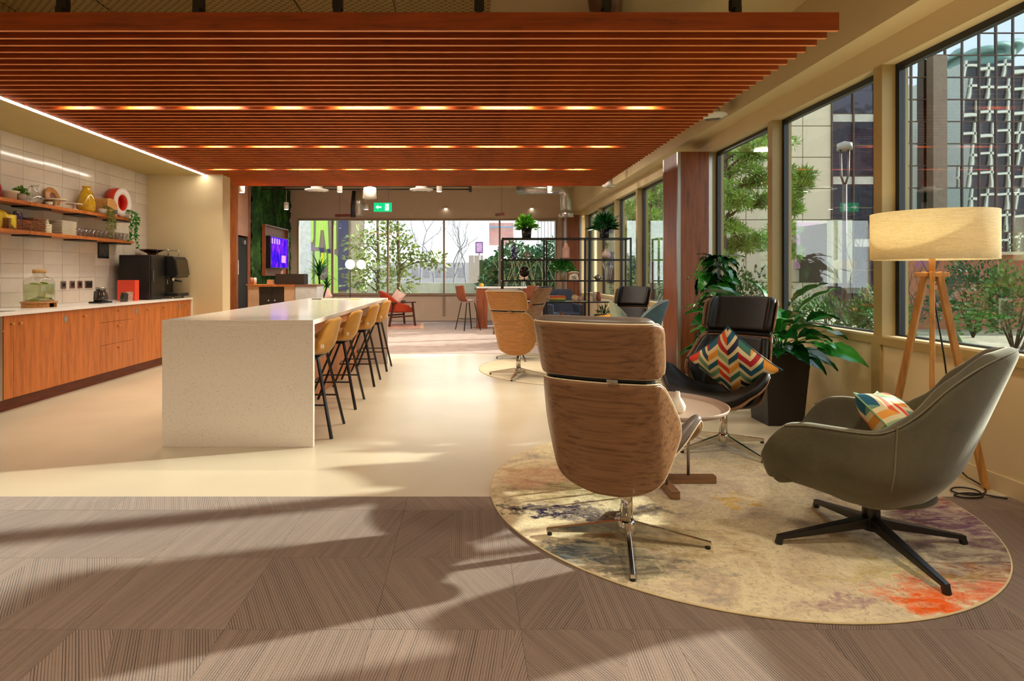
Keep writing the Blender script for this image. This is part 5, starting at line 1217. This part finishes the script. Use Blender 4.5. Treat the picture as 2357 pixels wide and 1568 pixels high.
ds = thing('pendant_lamp', 'white bell-shaped pendant lamp left of the green exit sign', 'lamp', PT(851, 457, 11)); MB().lathe([(.13, 0), (.118, .18), (.11, .2), (.03, .22), (0, .22)], (0, 0, 0), 32).build('lamp_shade', M_white, ds, solid=.004); MB().tube([(0, 0, .22), (0, 0, ZC-ds.location.z)], .005, 6).build('cord', M_black, ds)
# exit sign
x, y, z = PT(881, 477, 12.5)
ex = thing('exit_sign', 'green emergency exit sign with a running figure and arrow', 'sign', (x, y, z)); Mgr = emis('exit_green', '#18c878', 1.0); Mwh = emis('exit_white', '#e8fff4', 1.3)
MB().box(-.19, .19, 0, .03, -.095, .095).build('panel', Mgr, ex)
MB().prism([(-.15, 0), (-.10, .045), (-.10, .015), (-.03, .015), (-.03, -.015), (-.10, -.015), (-.10, -.045)], lambda a, b, d: (a, d, b), -.004, -.001).build('arrow', Mwh, ex)
MB().box(.05, .13, -.003, -.001, -.07, .07).build('doorway', Mwh, ex)
fg = MB(); fg.cyl((.075, 0), .012, 0, 0, 10); fg = MB().prism([(.062+.012*cos(a), .045+.012*sin(a)) for a in [i*.628 for i in range(10)]], lambda a, b, d: (a, d, b), -.006, -.004)
for a, b in (((.07, .03), (.085, -.01)), ((.085, -.01), (.105, -.03)), ((.105, -.03), (.10, -.055)), ((.085, -.01), (.065, -.03)), ((.065, -.03), (.045, -.03)), ((.072, .025), (.05, .015)), ((.074, .02), (.1, .01))):
    fg.bar((a[0], -.005, a[1]), (b[0], -.005, b[1]), .009, .002, up=(0, 1, 0))
fg.build('running_figure', Mgr, ex); MB().tube([(-.12, .015, .095), (-.12, .015, ZC-z)], .003, 6).tube([(.12, .015, .095), (.12, .015, ZC-z)], .003, 6).build('cord', M_black, ex)
# linear pendants
for px, py, lab, d in ((794, 496, 'slim reddish linear pendant hanging askew near the bell lamp', (.12, .45)), (1150, 494, 'slim reddish linear pendant hanging above the middle windows', (-.05, .6))):
    x, y, z = PT(px, py, 14.6); t = thing('linear_pendant', lab, 'light', (x, y, z), 0, 'reddish linear pendants'); MB().bar((-d[0], -d[1], -.05), (d[0], d[1], .05), .06, .07).build('body', mat('copper_red', '#7a2c18', .4), t); MB().tube([(-d[0]*.6, -d[1]*.6, 0), (-d[0]*.6, -d[1]*.6, ZC-z)], .003, 6).build('cord', M_black, t)
# ducts and pipes
def rings(pts, r, step=.12):
    mb = MB(); 
    for a, b in zip(pts, pts[1:]):
        a, b = Vector(a), Vector(b); n = max(1, int((b-a).length/step))
        for k in range(n):
            p = a.lerp(b, (k+.5)/n); d = (b-a).normalized()*.008; mb.tube([p-d, p+d], r*1.035, 18)
    return mb
du = thing('duct', 'galvanised spiral duct bending down to a bell outlet by the right wall', 'duct', (1.9, 13.0, 3.1))
A = [PT(1195, 436, 13.2), PT(1225, 434, 13.0), PT(1285, 434, 13.0)]; Bp = [PT(1302, 447, 13.0), PT(1303, 486, 13.0)]
path = [Vector(A[0]), Vector(A[1]), Vector(A[2]), Vector(PT(1297, 438, 13.0)), Vector(Bp[0]), Vector(Bp[1])]
MB().tube(path, .125, 20).build('pipe', M_galv, du, world=True); rings([A[0], A[2]], .125).build('rib', M_galv, du, world=True)
MB().lathe([(.125, 0), (.15, -.04), (.17, -.13), (.165, -.13), (.14, -.04), (.12, 0)], Bp[1], 24).build('bell', M_galv, du, world=True)
MB().tube([(1.7, 13, 3.2), (1.7, 13, ZC)], .005, 6).tube([(1.2, 13.1, 3.2), (1.2, 13.1, ZC)], .005, 6).build('hanger', M_galv, du, world=True)
du2 = thing('duct', 'short galvanised duct drop with flexible sleeve left of the exit sign', 'duct', PT(826, 470, 13.5)); MB().tube([(0, 0, -.25), (0, 0, .0), (.02, 0, .3)], .11, 18).build('pipe', M_galv, du2); MB().tube([(-.13, 0, -.3), (-.13, 0, -.05), (-.10, 0, .3)], .06, 12).build('sleeve', M_blackp, du2); MB().tube([(0, .0, .28), (0, 0, ZC-du2.location.z)], .008, 6).build('hanger', M_galv, du2)
cp = thing('ceiling_pipe', 'pair of thin black conduits running under the ceiling of the far lounge', 'pipe', (-.5, 12.5, 3.1))
MB().tube([PT(600, 436, 12.6), PT(1083, 436, 12.6)], .014, 8).tube([PT(600, 429, 12.6), PT(1083, 429, 12.6)], .014, 8).build('conduit', M_black, cp, world=True); MB().tube([PT(1079, 433, 12.6), PT(1086, 433, 12.6)], .09, 18).build('end_ring', M_black, cp, world=True)
ct = thing('cable_tray', 'pale cable tray under the ceiling of the far lounge', 'cable tray', (-1.6, 12.2, 3.15)); MB().box(-3.6, .2, 12.6, 12.9, 3.17, 3.18).box(-3.6, .2, 12.6, 12.61, 3.18, 3.23).box(-3.6, .2, 12.89, 12.9, 3.18, 3.23).build('tray', mat('pale_tray', '#b8a888', .5), ct, world=True)
for x in (-3.4, -1.6, 0.0): MB().box(x-.01, x+.01, 12.74, 12.76, 3.18, ZC-.001).build('rod', M_galv, ct, world=True)
# brown duct and vent above the raft
d3 = thing('duct', 'brown round duct above the slatted raft near its right end', 'duct', (1.0, 4.6, 3.3)); MB().tube([(.9, 3.9, 3.38), (1.35, 5.6, 3.38)], .13, 20).build('pipe', mat('brown_duct', '#6e4a2a', .4, .3), d3, world=True)
# ================================================================ outside the windows
grd = struct('ground', MB().box(3.35, 75, -30, 62, -.35, -.15).box(-40, 3.35, 16.2, 62, -.35, -.15), mat('pale_gravel', '#8f8a6c', .95, var=.3, vs=1.2))
grd['label'] = 'pale gravel and grass ground outside the windows'
def wx(px, Y): return (px-CX)*Y/FPX
def wz(py, Y): return CH-(py-CY)*Y/FPX
# --- buildings seen through the right-hand windows
Mpan = mat('pale_cladding', '#cbbfa2', .7, var=.06, vs=.6)
b1 = thing('building', 'pale building with large square cladding panels and a dark window bay', 'building', (15, 30, -.15))
MB().box(11.5, 18.64, 30.06, 38, -.15, 17).build('core', mat('dark_joint', '#6b6455', .8), b1, world=True)
pm = MB().box(.02, 1.43, 0, .06, .02, 1.58).mesh('cladding_panel', Mpan)
for i in range(5):
    for j in range(11):
        o = link('cladding_panel', pm, b1); o.location = (18.62-(i+1)*1.45-15, 0, -1.0+j*1.6+.25+.15); 
Mdg = NT('tinted_glass'); Mdg.b.inputs['Base Color'].default_value = C('#3c3e4a'); Mdg.b.inputs['Roughness'].default_value = .06; Mdg.b.inputs['Metallic'].default_value = .6
Mdg.bump(Mdg.noise(Mdg.coord(), .8, 2), .25, .1); Mdg = Mdg.m
Mmul = mat('brown_mullion', '#4a3c30', .5)
for j in range(8):
    z0 = -.15+j*1.6
    for i in range(3):
        MB().box(18.66+i*1.1, 18.66+i*1.1+1.04, 30.0, 30.05, z0+.05, z0+1.2).build('window_pane', Mdg, b1, world=True)
    MB().box(18.64, 22, 30.02, 30.3, z0+1.22, z0+1.6).build('spandrel', mat('pale_spandrel', '#b9b6a6', .6) if j % 2 else Mdg, b1, world=True)
for i in range(4): MB().box(18.6+i*1.1, 18.66+i*1.1, 29.9, 30.05, -.15, 13).build('mullion', Mmul, b1, world=True)
MB().box(18.6, 22, 30.1, 38, -.15, 13).build('core', Mpan, b1, world=True)
MB().box(wx(1913, 26), wx(1962, 26), 26, 26.3, wz(652, 26), wz(506, 26)).build('screen_panel', mat('pale_green_panel', '#a8a888', .7), b1, world=True)
MB().box(wx(1962, 26)-.1, wx(1962, 26), 26.3, 30, wz(652, 26), wz(506, 26)).box(wx(1913, 26), wx(1913, 26)+.2, 26.05, 26.25, -.15, wz(652, 26)).box(wx(1962, 26)-.2, wx(1962, 26), 26.05, 26.25, -.15, wz(652, 26)).build('screen_frame', Mmul, b1, world=True)
nb_ = thing('facade_panel', 'pale pink banner with a plum-coloured shape on the pale building', 'facade_panel', (wx(1858, 29.9), 29.9, wz(560, 29.9)))  # flat pink panel with a plum shape set against the facade
MB().box(-.65, .65, 0, .03, -1.3, 1.05).build('panel_sheet', mat('pink_panel', '#c99ab0', .7, var=.1, vs=2), nb_)
MB().prism([(-.5+.45*cos(a)*(1+.15*sin(3*a))+.35, -.55+.6*sin(a)) for a in [i*2*pi/20 for i in range(20)]], lambda a, b, d: (a, d, b), -.02, -.005).build('print', mat('plum_shape', '#8a2c5c', .7, var=.3, vs=3), nb_)
# glass curtain wall that mirrors the buildings opposite
cw = thing('glass_tower', 'large glass curtain-walled building mirroring a dark gridded tower', 'building', (31, 34, -.15))
Mmir = NT('mirror_glass'); Mmir.b.inputs['Base Color'].default_value = C('#b4bfc4'); Mmir.b.inputs['Metallic'].default_value = 1; Mmir.b.inputs['Roughness'].default_value = .02
Mmir.bump(Mmir.noise(Mmir.coord(), .5, 1, .4), .10, .09); Mmir = Mmir.m
pw, ph_ = .982, 1.283; xg0 = wx(2058, 34)
gm = MB().box(.02, pw-.02, 0, .04, .02, ph_-.02).mesh('glass_pane', Mmir)
for i in range(15):
    for j in range(15):
        o = link('glass_pane', gm, cw); o.location = (xg0+i*pw-31, rnd.uniform(-.004, .004), j*ph_); o.rotation_euler = (rnd.uniform(-.006, .006), 0, rnd.uniform(-.008, .008))
for i in range(16): MB().box(xg0+i*pw-.035, xg0+i*pw+.035, 33.93, 34.06, -.15, 19.3).build('mullion', Mmul, cw, world=True)
for j in range(16): MB().box(xg0, xg0+15*pw, 33.95, 34.06, -.15+j*ph_-.03, -.15+j*ph_+.03).build('transom', Mmul, cw, world=True)
MB().box(wx(2142, 33.6), wx(2174, 33.6), 33.4, 33.9, -.15, wz(130, 33.6)).build('pier', mat('brown_stone', '#7a6a58', .7), cw, world=True)
MB().box(xg0, xg0+15*pw, 34.08, 42, -.15, 19.3).build('core', mat('tower_core', '#55524c', .8), cw, world=True)
tw_ = thing('office_tower', 'dark office tower with a pale grid, seen mirrored in the glass facade', 'building', (57, 3, -.15))
MB().box(52.5, 61, -4, 5.9, -.15, 23.5).build('core', mat('dark_tower', '#1c2026', .2, spec=.7), tw_, world=True); MB().box(52.3, 52.5, -4, 5.9, -.15, 23.5).build('side_wall', mat('pale_stone', '#cfcfc0', .7), tw_, world=True)
gd = MB()
for i in range(6): gd.box(52.7+i*1.62-.1, 52.7+i*1.62+.1, 5.9, 6.15, -.15, 23.5)
for j in range(11): gd.box(52.5, 61, 5.9, 6.15, .3+j*2.25, .55+j*2.25)
gd.build('pale_grid', mat('pale_frame', '#d8d4c0', .6), tw_, world=True)
MB().cyl((57.5, 2), 2.6, 23.5, 25.5, 32).cyl((57.5, 2), 3.2, 25.5, 26.0, 32).build('crown', mat('verdigris', '#8fb0a0', .5), tw_, world=True)
t_ = thing('office_block', 'pale low office block beside the dark tower, seen mirrored in the glass', 'building', (51, -5, -.15))
MB().box(40, 51, -12, -3, -.15, 19).build('wall', mat('pale_block', '#c8ccc4', .7), t_, world=True)
for i in range(6):
    for j in range(7): MB().box(41.5+i*1.5, 42.5+i*1.5, -3, -2.96, 1+j*2.4, 2.6+j*2.4).build('window', Mdg, t_, world=True)
# street lamp
sl_ = thing('street_lamp', 'tall street lamp with a forked neck outside the second window', 'street lamp', (wx(1944, 20), 20, -.15))
z1 = wz(500, 20)+.15; zt_ = wz(345, 20)+.15
MB().tube([(0, 0, 0), (0, 0, wz(425, 20)+.15)], .07, 10).build('pole', Mmul, sl_)
for s in (-1, 1): MB().tube([(0, 0, wz(430, 20)+.15), (s*.12, 0, wz(405, 20)+.15), (s*.14, 0, zt_)], .035, 8).build('arm', Mmul, sl_)
MB().lathe([(0, 0), (.24, 0), (.22, .22), (.0, .3)], (0, 0, zt_), 24).build('head', mat('lamp_head', '#8a8578', .4), sl_)
# terracotta garden wall and low planting to the right
MB_tw = thing('garden_wall', 'terracotta rendered garden wall outside the window behind the floor lamp', 'wall', (15, 17, -.15))
MB().box(11.0, 24, 15, 15.3, -.15, 1.75).build('body', mat('terracotta_render', '#a8694c', .85, var=.12, vs=1.5), MB_tw, world=True); MB().box(10.95, 24, 14.95, 15.35, 1.75, 1.83).build('coping', Mpan, MB_tw, world=True)
kb = thing('kerb', 'sunlit pale kerb running along the outside of the right-hand windows', 'kerb', (3.9, 8, -.15)); MB().box(3.45, 4.0, 1, 16, -.15, .35).build('stone', mat('pale_kerb', '#c9bfa0', .8, var=.1), kb, world=True)
# --- trees
def needles(rr, c, r, n, L_, mb, w=.012):
    """a round clump of needles"""
    for _ in range(n):
        a = rr.uniform(0, 2*pi); z = rr.uniform(-1, 1); s = sqrt(1-z*z); d = Vector((cos(a)*s, sin(a)*s, z)); p = Vector(c)+Vector((d.x*r, d.y*r, d.z*r*.75))*rr.uniform(.2, 1); d = (d+Vector((0, 0, .35))).normalized()
        q = d.cross(Vector((rr.uniform(-1, 1), rr.uniform(-1, 1), rr.uniform(-1, 1))))
        if q.length < .1: continue
        q = q.normalized()*w; mb.add([p-q, p+q, p+d*L_], [(0, 1, 2)])
def limb(mb, rr, p, d, l, r, depth, ends, spread=.6, kids=(2, 3), shrink=.7, droop=0.0):
    pts = [Vector(p)]; dd = Vector(d).normalized()
    for k in range(4):
        dd = (dd+Vector((rr.uniform(-.14, .14), rr.uniform(-.14, .14), rr.uniform(-.08, .1)-droop))).normalized(); pts.append(pts[-1]+dd*l/4)
    mb.tube(pts, r, 6 if r > .012 else 4, r2=r*.62, cap=False)
    if depth == 0: ends.append(pts[-1]); return
    for k in range(rr.randint(*kids)):
        nd = (dd+Vector((rr.uniform(-spread, spread), rr.uniform(-spread, spread), rr.uniform(-spread*.5, spread*.6)))).normalized()
        limb(mb, rr, pts[-1] if k == 0 else pts[rr.randint(2, 4)], nd, l*shrink*rr.uniform(.8, 1.15), r*.58, depth-1, ends, spread, kids, shrink, droop)
def bare_tree(label, loc, h, r, seed, depth=5, spread=.55, lean=(0, 0), m=None):
    rr = random.Random(seed); t = thing('bare_tree', label, 'tree', loc, 0, 'bare winter trees outside'); mb = MB(); e = []
    limb(mb, rr, (0, 0, 0), (lean[0], lean[1], 1), h*.34, r, depth, e, spread, (2, 3), .74); mb.build('branches', m or mat('bare_bark', '#4a3a32', .8, var=.2), t)
def pine(label, loc, h, clumps, seed, tr=.10):
    rr = random.Random(seed); t = thing('pine_tree', label, 'tree', loc); x0, y0, _ = loc; tk = MB(); top = Vector((.15, .1, h))
    tk.tube([(0, 0, 0), (.05, .03, h*.35), (-.03, .05, h*.7), top], tr, 8, r2=.03)
    nd = MB()
    for cx_, cy_, cz, r in clumps:
        c = Vector((cx_-x0, cy_-y0, cz-loc[2])); b = Vector((0, 0, max(.3, min(h, c.z-.35)))); mid = b.lerp(c, .5)+Vector((0, 0, .1)); tk.tube([b, mid, c], .03, 6, r2=.012)
        for k in range(int(9+r*26)):
            a = rr.uniform(0, 2*pi); z = rr.uniform(-.6, 1); s = sqrt(max(0, 1-z*z)); q = c+Vector((cos(a)*s*r, sin(a)*s*r, z*r*.6))*rr.uniform(.4, 1)
            needles(rr, q, .15, 70, .10, nd, .013)
    tk.build('trunk', mat('pine_bark', '#4a3828', .9, var=.3, vs=12), t); nd.build('needles', mat('pine_needles', '#7aa040', .6, var=.45, vs=2.2), t, kind='stuff')
def cl(px, py, Y, r): return (wx(px, Y), Y, wz(py, Y), r)
pine('green pine tree outside the window just right of the near wooden column', (wx(1665, 11.5), 11.5, -.15), 4.2,
     [cl(1660, 440, 11.4, .35), cl(1700, 395, 11.6, .42), cl(1745, 350, 11.2, .42), cl(1740, 420, 11.5, .3), cl(1700, 470, 11.3, .35), cl(1670, 520, 11.6, .4), cl(1750, 470, 11.8, .25), cl(1735, 560, 11.8, .4), cl(1690, 570, 11.7, .35), cl(1650, 360, 11.8, .3), cl(1655, 600, 11.6, .3), cl(1790, 330, 11.6, .35)], 3)
pine('pine with dark round tufts reaching into the second window', (wx(1790, 10.6), 10.6, -.15), 3.4,
     [cl(1838, 430, 10.4, .17), cl(1853, 408, 10.4, .13), cl(1815, 455, 10.5, .16), cl(1822, 480, 10.6, .12), cl(1805, 530, 10.6, .22), cl(1815, 580, 10.6, .2), cl(1800, 400, 10.8, .22)], 4, .07)
pine('pale green rounded pine outside the window left of the near wooden column', (wx(1500, 14), 14, -.15), 4.0,
     [cl(1505, 470, 14, .45), cl(1490, 500, 13.6, .4), cl(1520, 450, 14.2, .4), cl(1480, 540, 13.8, .45), cl(1510, 520, 14, .3), cl(1440, 480, 15, .5), cl(1445, 540, 15, .4), cl(1500, 590, 14.2, .45)], 5)
for lab, x, Y, h, r, sd_, ln in (('bare shrubby tree under the pine outside the first window right of the column', wx(1705, 9.4), 9.4, 2.0, .022, 21, (0, 0)), ('slender bare sapling outside the second window', wx(1898, 9.5), 9.5, 2.6, .022, 22, (-.15, 0)),
                          ('low bare bush at the bottom of the second window', wx(1965, 8.6), 8.6, 1.5, .018, 23, (0, 0)), ('bare shrub outside the window behind the floor lamp, left of its shade', wx(2100, 8.8), 8.8, 1.9, .02, 24, (0, 0)),
                          ('dark bare tree outside behind the legs of the floor lamp', wx(2230, 8.2), 8.2, 2.2, .03, 25, (.1, 0)), ('bare tree at the right end of the nearest window', wx(2330, 7.6), 7.6, 2.0, .024, 26, (0, 0))):
    bare_tree(lab, (x, Y, -.15), h, r, sd_)
def shrub(name, label, loc, rx, ry, rz_, n, m, w, l, seed, cat='shrub', group=None):
    t = thing(name, label, cat, loc, 0, group); rr = random.Random(seed)
    def fn(r):
        a = r.uniform(0, 2*pi); z = r.uniform(-.2, 1); s = sqrt(max(0, 1-z*z)); q = r.uniform(.45, 1)**.5*(1+.25*sin(a*3+z*5)); d = Vector((cos(a)*s, sin(a)*s, z)); return (d.x*rx*q, d.y*ry*q, rz_*.35+d.z*rz_*.65*q), d+Vector((r.uniform(-.6, .6), r.uniform(-.6, .6), r.uniform(-.4, .6)))
    foliage(n, fn, w, l, seed).build('foliage', m, t, kind='stuff'); s = MB()
    for k in range(6):
        a = k*1.05+seed; s.tube([(0, 0, 0), (cos(a)*rx*.4, sin(a)*ry*.4, rz_*.5), (cos(a)*rx*.7, sin(a)*ry*.7, rz_*.8)], .02, 5, r2=.006)
    s.build('stems', mat('shrub_stem', '#4a3c28', .9), t)
Mbush = mat('bush_green', '#5c7a38', .8, var=.4, vs=3); Mbush2 = mat('bush_dark', '#38592c', .8, var=.4, vs=3); Mbush3 = mat('magnolia_green', '#93a55a', .5, var=.5, vs=4)
for i, (px, py, Y, rx, rz_, m, lab) in enumerate(((2240, 700, 13, .8, 1.7, Mbush2, 'dark green bush outside behind the right leg of the floor lamp'), (2335, 690, 10.5, .7, 1.5, Mbush, 'green bush outside at the right edge of the nearest window'), (2330, 640, 24, 3.4, 3.6, Mbush2, 'large dark evergreen before the glass building'),
                                       (2020, 690, 12.0, .6, 1.0, Mbush, 'low bush outside beside the window post left of the lamp'), (1900, 700, 14, 1.0, .8, Mbush, 'low dark bush at the foot of the pale building'), (1700, 660, 14, 1.1, 1.5, Mbush2, 'dark bush beneath the green pine'), (1490, 640, 17, 1.2, 1.8, Mbush, 'green bush outside beyond the blue-grey armchair'))):
    shrub('bush', lab, (wx(px, Y), Y, -.15), rx, rx*.8, rz_, 1500, m, .06, .11, 60+i)
# unseen evergreen added off to the right to shade part of the vinyl floor
shrub('added_shade_tree', 'unseen tall evergreen added outside to the right to shade the floor', (15.8, 11.0, -.15), 1.9, 1.9, 9.5, 5200, Mbush, .22, .4, 90, cat='tree')
# --- beyond the far windows: painted wall, trees, hedge
mw = thing('painted_wall', 'tall grey wall outside painted with giant lime green letters', 'painted wall', (wx(755, 24), 24, -.15))
YM = 24.0
MB().box(wx(716, YM), wx(806, YM), YM, YM+.4, -.15, 6.5).build('render', mat('grey_render', '#8a7c6a', .85, var=.06, vs=1), mw, world=True)
MB().box(wx(690, YM), wx(716, YM), YM, YM+.4, -.15, 6.5).build('white_bay', mat('white_render', '#d8d6cc', .8), mw, world=True)
MB().box(wx(806, YM), wx(835, YM), YM+.05, YM+.4, -.15, 6.5).build('beige_bay', mat('beige_render', '#b9a68c', .8), mw, world=True)
Mlm = mat('lime_paint', '#b8dc5a', .6, var=.03); Mnvp = mat('navy_paint', '#2c3458', .6); Myel = mat('yellow_paint', '#e0e01c', .6)
def zp(pts): return [(wx(640+x/5.227, YM), wz(400+y/5.227, YM)) for x, y in pts]
for pts in ([(462, 500), (600, 500), (600, 575), (614, 905), (580, 915), (552, 680), (515, 680), (495, 885), (450, 885)], [(398, 500), (430, 500), (430, 780), (415, 830), (398, 820)], [(398, 930), (416, 935), (416, 1440), (398, 1440)],
            [(445, 940), (452, 930), (505, 932), (505, 1275), (565, 1280), (578, 1300), (578, 1440), (445, 1440)], [(556, 950), (586, 950), (590, 1100), (580, 1112), (510, 1112), (510, 1000), (556, 1000)], [(606, 960), (640, 962), (640, 1440), (602, 1440)], [(675, 500), (700, 500), (705, 900), (675, 920)], [(660, 968), (700, 975), (722, 1010), (726, 1440), (660, 1440)]):
    MB().prism(zp(pts), lambda a, b, d: (a, d, b), YM-.03, YM-.001).build('painted_letter', Mlm, mw, world=True)
for pts, m, nm in (([(522, 952), (553, 952), (553, 1108), (522, 1108)], Myel, 'yellow_window'), ([(500, 892), (552, 892), (552, 945), (510, 940)], Mnvp, 'navy_patch'), ([(500, 1116), (552, 1116), (552, 1180), (500, 1160)], Mnvp, 'navy_patch'), ([(598, 905), (632, 905), (632, 950), (600, 948)], Mnvp, 'navy_patch'), ([(728, 560), (846, 560), (846, 1400), (728, 1400)], Mnvp, 'navy_stripe')):
    MB().prism(zp(pts), lambda a, b, d: (a, d, b), YM-.06, YM-.031).build(nm, m, mw, world=True)
def magnolia(label, loc, blobs, seed, h):
    t = thing('magnolia_tree', label, 'tree', loc); rr = random.Random(seed); mb = MB(); lf = MB()
    mb.tube([(0, 0, 0), (.05, 0, h*.4), (0, .05, h*.8)], .07, 8, r2=.04)
    for cx_, cy_, cz, r, n in blobs:
        c = Vector((cx_-loc[0], cy_-loc[1], cz-loc[2])); b = Vector((0, 0, max(.3, min(h*.8, c.z-.3)))); mb.tube([b, b.lerp(c, .5)+Vector((0, 0, .12)), c], .025, 6, r2=.01)
        g = foliage(n, lambda q: ((lambda d: (c+d*r*q.uniform(.3, 1), d))(Vector((q.gauss(0, 1), q.gauss(0, 1), q.gauss(0, .8))).normalized())), .085, .17, seed+int(cx_*10)); lf.add(g.v, g.f, True)
    mb.build('branches', mat('magnolia_bark', '#6a5a40', .8), t); lf.build('leaves', Mbush3, t, kind='stuff')
def mb_(px, py, Y, r, n): return (wx(px, Y), Y, wz(py, Y), r, n)
magnolia('leafy evergreen tree right outside the second far window', (wx(868, 19), 19, -.15), [mb_(830, 560, 19, .55, 150), mb_(860, 585, 19, .5, 120), mb_(825, 610, 19, .5, 120), mb_(855, 640, 19, .7, 220), mb_(870, 530, 19.3, .5, 110), mb_(820, 650, 19, .45, 100), mb_(880, 620, 19.3, .45, 110), mb_(845, 545, 19, .3, 60)], 51, 4.2)
magnolia('leafy evergreen tree outside the third far window with branches to the right', (wx(915, 18), 18, -.15), [mb_(905, 545, 18, .5, 130), mb_(925, 575, 18, .45, 120), mb_(910, 610, 18, .5, 130), mb_(920, 650, 18, .55, 150), mb_(960, 596, 18, .26, 60), mb_(985, 603, 18, .3, 70), mb_(1008, 600, 18, .3, 70), mb_(903, 515, 18, .35, 80), mb_(945, 560, 18, .2, 30)], 52, 3.8)
for i, (px, Y, h, lab) in enumerate(((965, 42, 7.5, 'distant bare tree seen through the third far window'), (1045, 45, 7.0, 'distant bare tree at the left of the fourth far window'), (1075, 48, 7.2, 'distant bare tree in the middle of the fourth far window'), (1000, 50, 6.2, 'faint bare tree beside the third window mullion'))):
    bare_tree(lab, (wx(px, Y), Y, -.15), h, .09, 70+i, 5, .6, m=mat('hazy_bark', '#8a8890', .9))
# long ivy hedge, lawn, fences, screens
hd = thing('hedge', 'tall dense ivy hedge outside behind the open shelving', 'hedge', (wx(1200, 20), 20, -.15)); rr = random.Random(9)
def hfn(r):
    x = r.uniform(wx(1100, 20), wx(1345, 20)); top = interp([(wx(1100, 20), .9), (wx(1120, 20), 1.9), (wx(1150, 20), 2.35), (wx(1345, 20), 2.6)], x)+.1*sin(x*5); y = 20+r.uniform(-.35, .5); return (x-wx(1200, 20), y-20, r.uniform(0, top)), (r.uniform(-1, 1), -r.random(), r.uniform(-.6, .8))
foliage(5200, hfn, .10, .18, 91).build('foliage', mat('ivy', '#3c6e3a', .5, var=.5, vs=1.6), hd, kind='stuff')
MB().box(wx(1104, 20)-wx(1200, 20), wx(1345, 20)-wx(1200, 20), .1, .5, 0, 1.9).build('core', Mbush2, hd)
s_ = MB()
for k in range(40):
    x = rr.uniform(wx(1150, 19.5), wx(1340, 19.5))-wx(1200, 20); s_.tube([(x, -.35, 0), (x+rr.uniform(-.3, .3), -.5, .9), (x+rr.uniform(-.6, .6), -.45, 1.9)], .014, 4, r2=.006)
s_.build('stems', mat('pale_stem', '#a89a6c', .8), hd)
fn_ = thing('fence', 'low brown slatted fence beyond the lawn outside the middle far windows', 'fence', (wx(980, 34), 34, -.15))
for k in range(40): MB().box(wx(925, 34)+k*.11, wx(925, 34)+k*.11+.08, 34, 34.03, 0, .75).build('board', mat('brown_board', '#8a6c54', .8, var=.2, vs=2), fn_, world=True)
MB().box(wx(925, 34), wx(925, 34)+4.4, 34.03, 34.08, .3, .4).build('rail', Mmul, fn_, world=True)
lw_ = thing('low_wall', 'long low pale garden wall under the far windows outside', 'wall', (wx(980, 21), 21, -.15)); MB().box(wx(845, 21), wx(1140, 21), 21, 21.3, -.15, .95).build('body', mat('pale_wall', '#c9c8b0', .8, var=.1), lw_, world=True)
sc_ = thing('privacy_screen', 'pale pinkish upright screen panels outside the fourth far window', 'screen', (wx(1100, 22), 22, -.15))
for a, b in ((1079, 1091), (1091.5, 1104), (1106, 1112), (1114, 1118), (1121, 1126)):
    MB().box(wx(a, 22), wx(b, 22), 22, 22.08, -.15, wz(588 if b < 1113 else 590+(b-1112)*2, 22)).build('panel', mat('pinkish_panel', '#c9b4a8', .7, var=.05), sc_, world=True)
sg = thing('hanging_sign', 'small square purple and pink sign on a post outside the fourth window', 'sign', (wx(1103, 26), 26, wz(570, 26)))
MB().box(-.17, .17, 0, .05, -.25, .25).build('frame', mat('purple_sign', '#6a2c8a', .5), sg); MB().box(-.13, .13, -.01, -.001, -.20, .2).build('face', mat('pink_sign_face', '#e8b0d8', .5, var=.4, vs=12), sg); MB().box(-.02, .02, .05, .1, -2.9, .25).build('post', Mmul, sg)
bb = thing('billboard', 'large pale pink billboard outside behind the lime-leaved plant', 'billboard', (wx(1155, 30), 30, wz(540, 30)))
MB().box(wx(1126, 30)-wx(1155, 30), wx(1182, 30)-wx(1155, 30), 0, .1, -.55, .6).build('board', mat('pink_billboard', '#e0a8a0', .6, var=.25, vs=1.4), bb); MB().box(-.05, .05, .1, .2, -3.4, .5).build('post', Mmul, bb); MB().box(wx(1126, 30)-wx(1155, 30), wx(1182, 30)-wx(1155, 30), -.01, -.001, .35, .42).build('stripe', mat('blue_stripe', '#8ab8d8', .6), bb)
mf = thing('metal_fence', 'upright dark bars of a fence outside at the right end of the far windows', 'fence', (wx(1260, 21.5), 21.5, -.15))
for k in range(12): MB().box(wx(1238, 21.5)+k*.12, wx(1238, 21.5)+k*.12+.02, 21.5, 21.53, -.15, 3.3).build('bar', Mmul, mf, world=True)
for k, z in enumerate((.3, 3.2)): MB().box(wx(1238, 21.5), wx(1238, 21.5)+1.4, 21.53, 21.56, z, z+.04).build('rail', Mmul, mf, world=True)
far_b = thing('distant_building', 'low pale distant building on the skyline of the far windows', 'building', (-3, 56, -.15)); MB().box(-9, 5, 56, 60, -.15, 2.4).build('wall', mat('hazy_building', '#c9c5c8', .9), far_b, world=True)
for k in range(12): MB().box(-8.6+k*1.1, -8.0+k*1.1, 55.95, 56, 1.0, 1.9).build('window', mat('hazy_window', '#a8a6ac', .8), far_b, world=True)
nbg = thing('side_building', 'grey building seen past the shelving through the farther right-hand windows', 'building', (10, 28, -.15))
MB().box(6.6, 11.0, 30, 36, -.15, 9).build('wall', mat('olive_block', '#a09a78', .8), nbg, world=True)
for i in range(3):
    for j in range(3): MB().box(6.9+i*1.4, 7.9+i*1.4, 29.95, 30, .8+j*2.6, 2.4+j*2.6).build('window', Mdg, nbg, world=True)
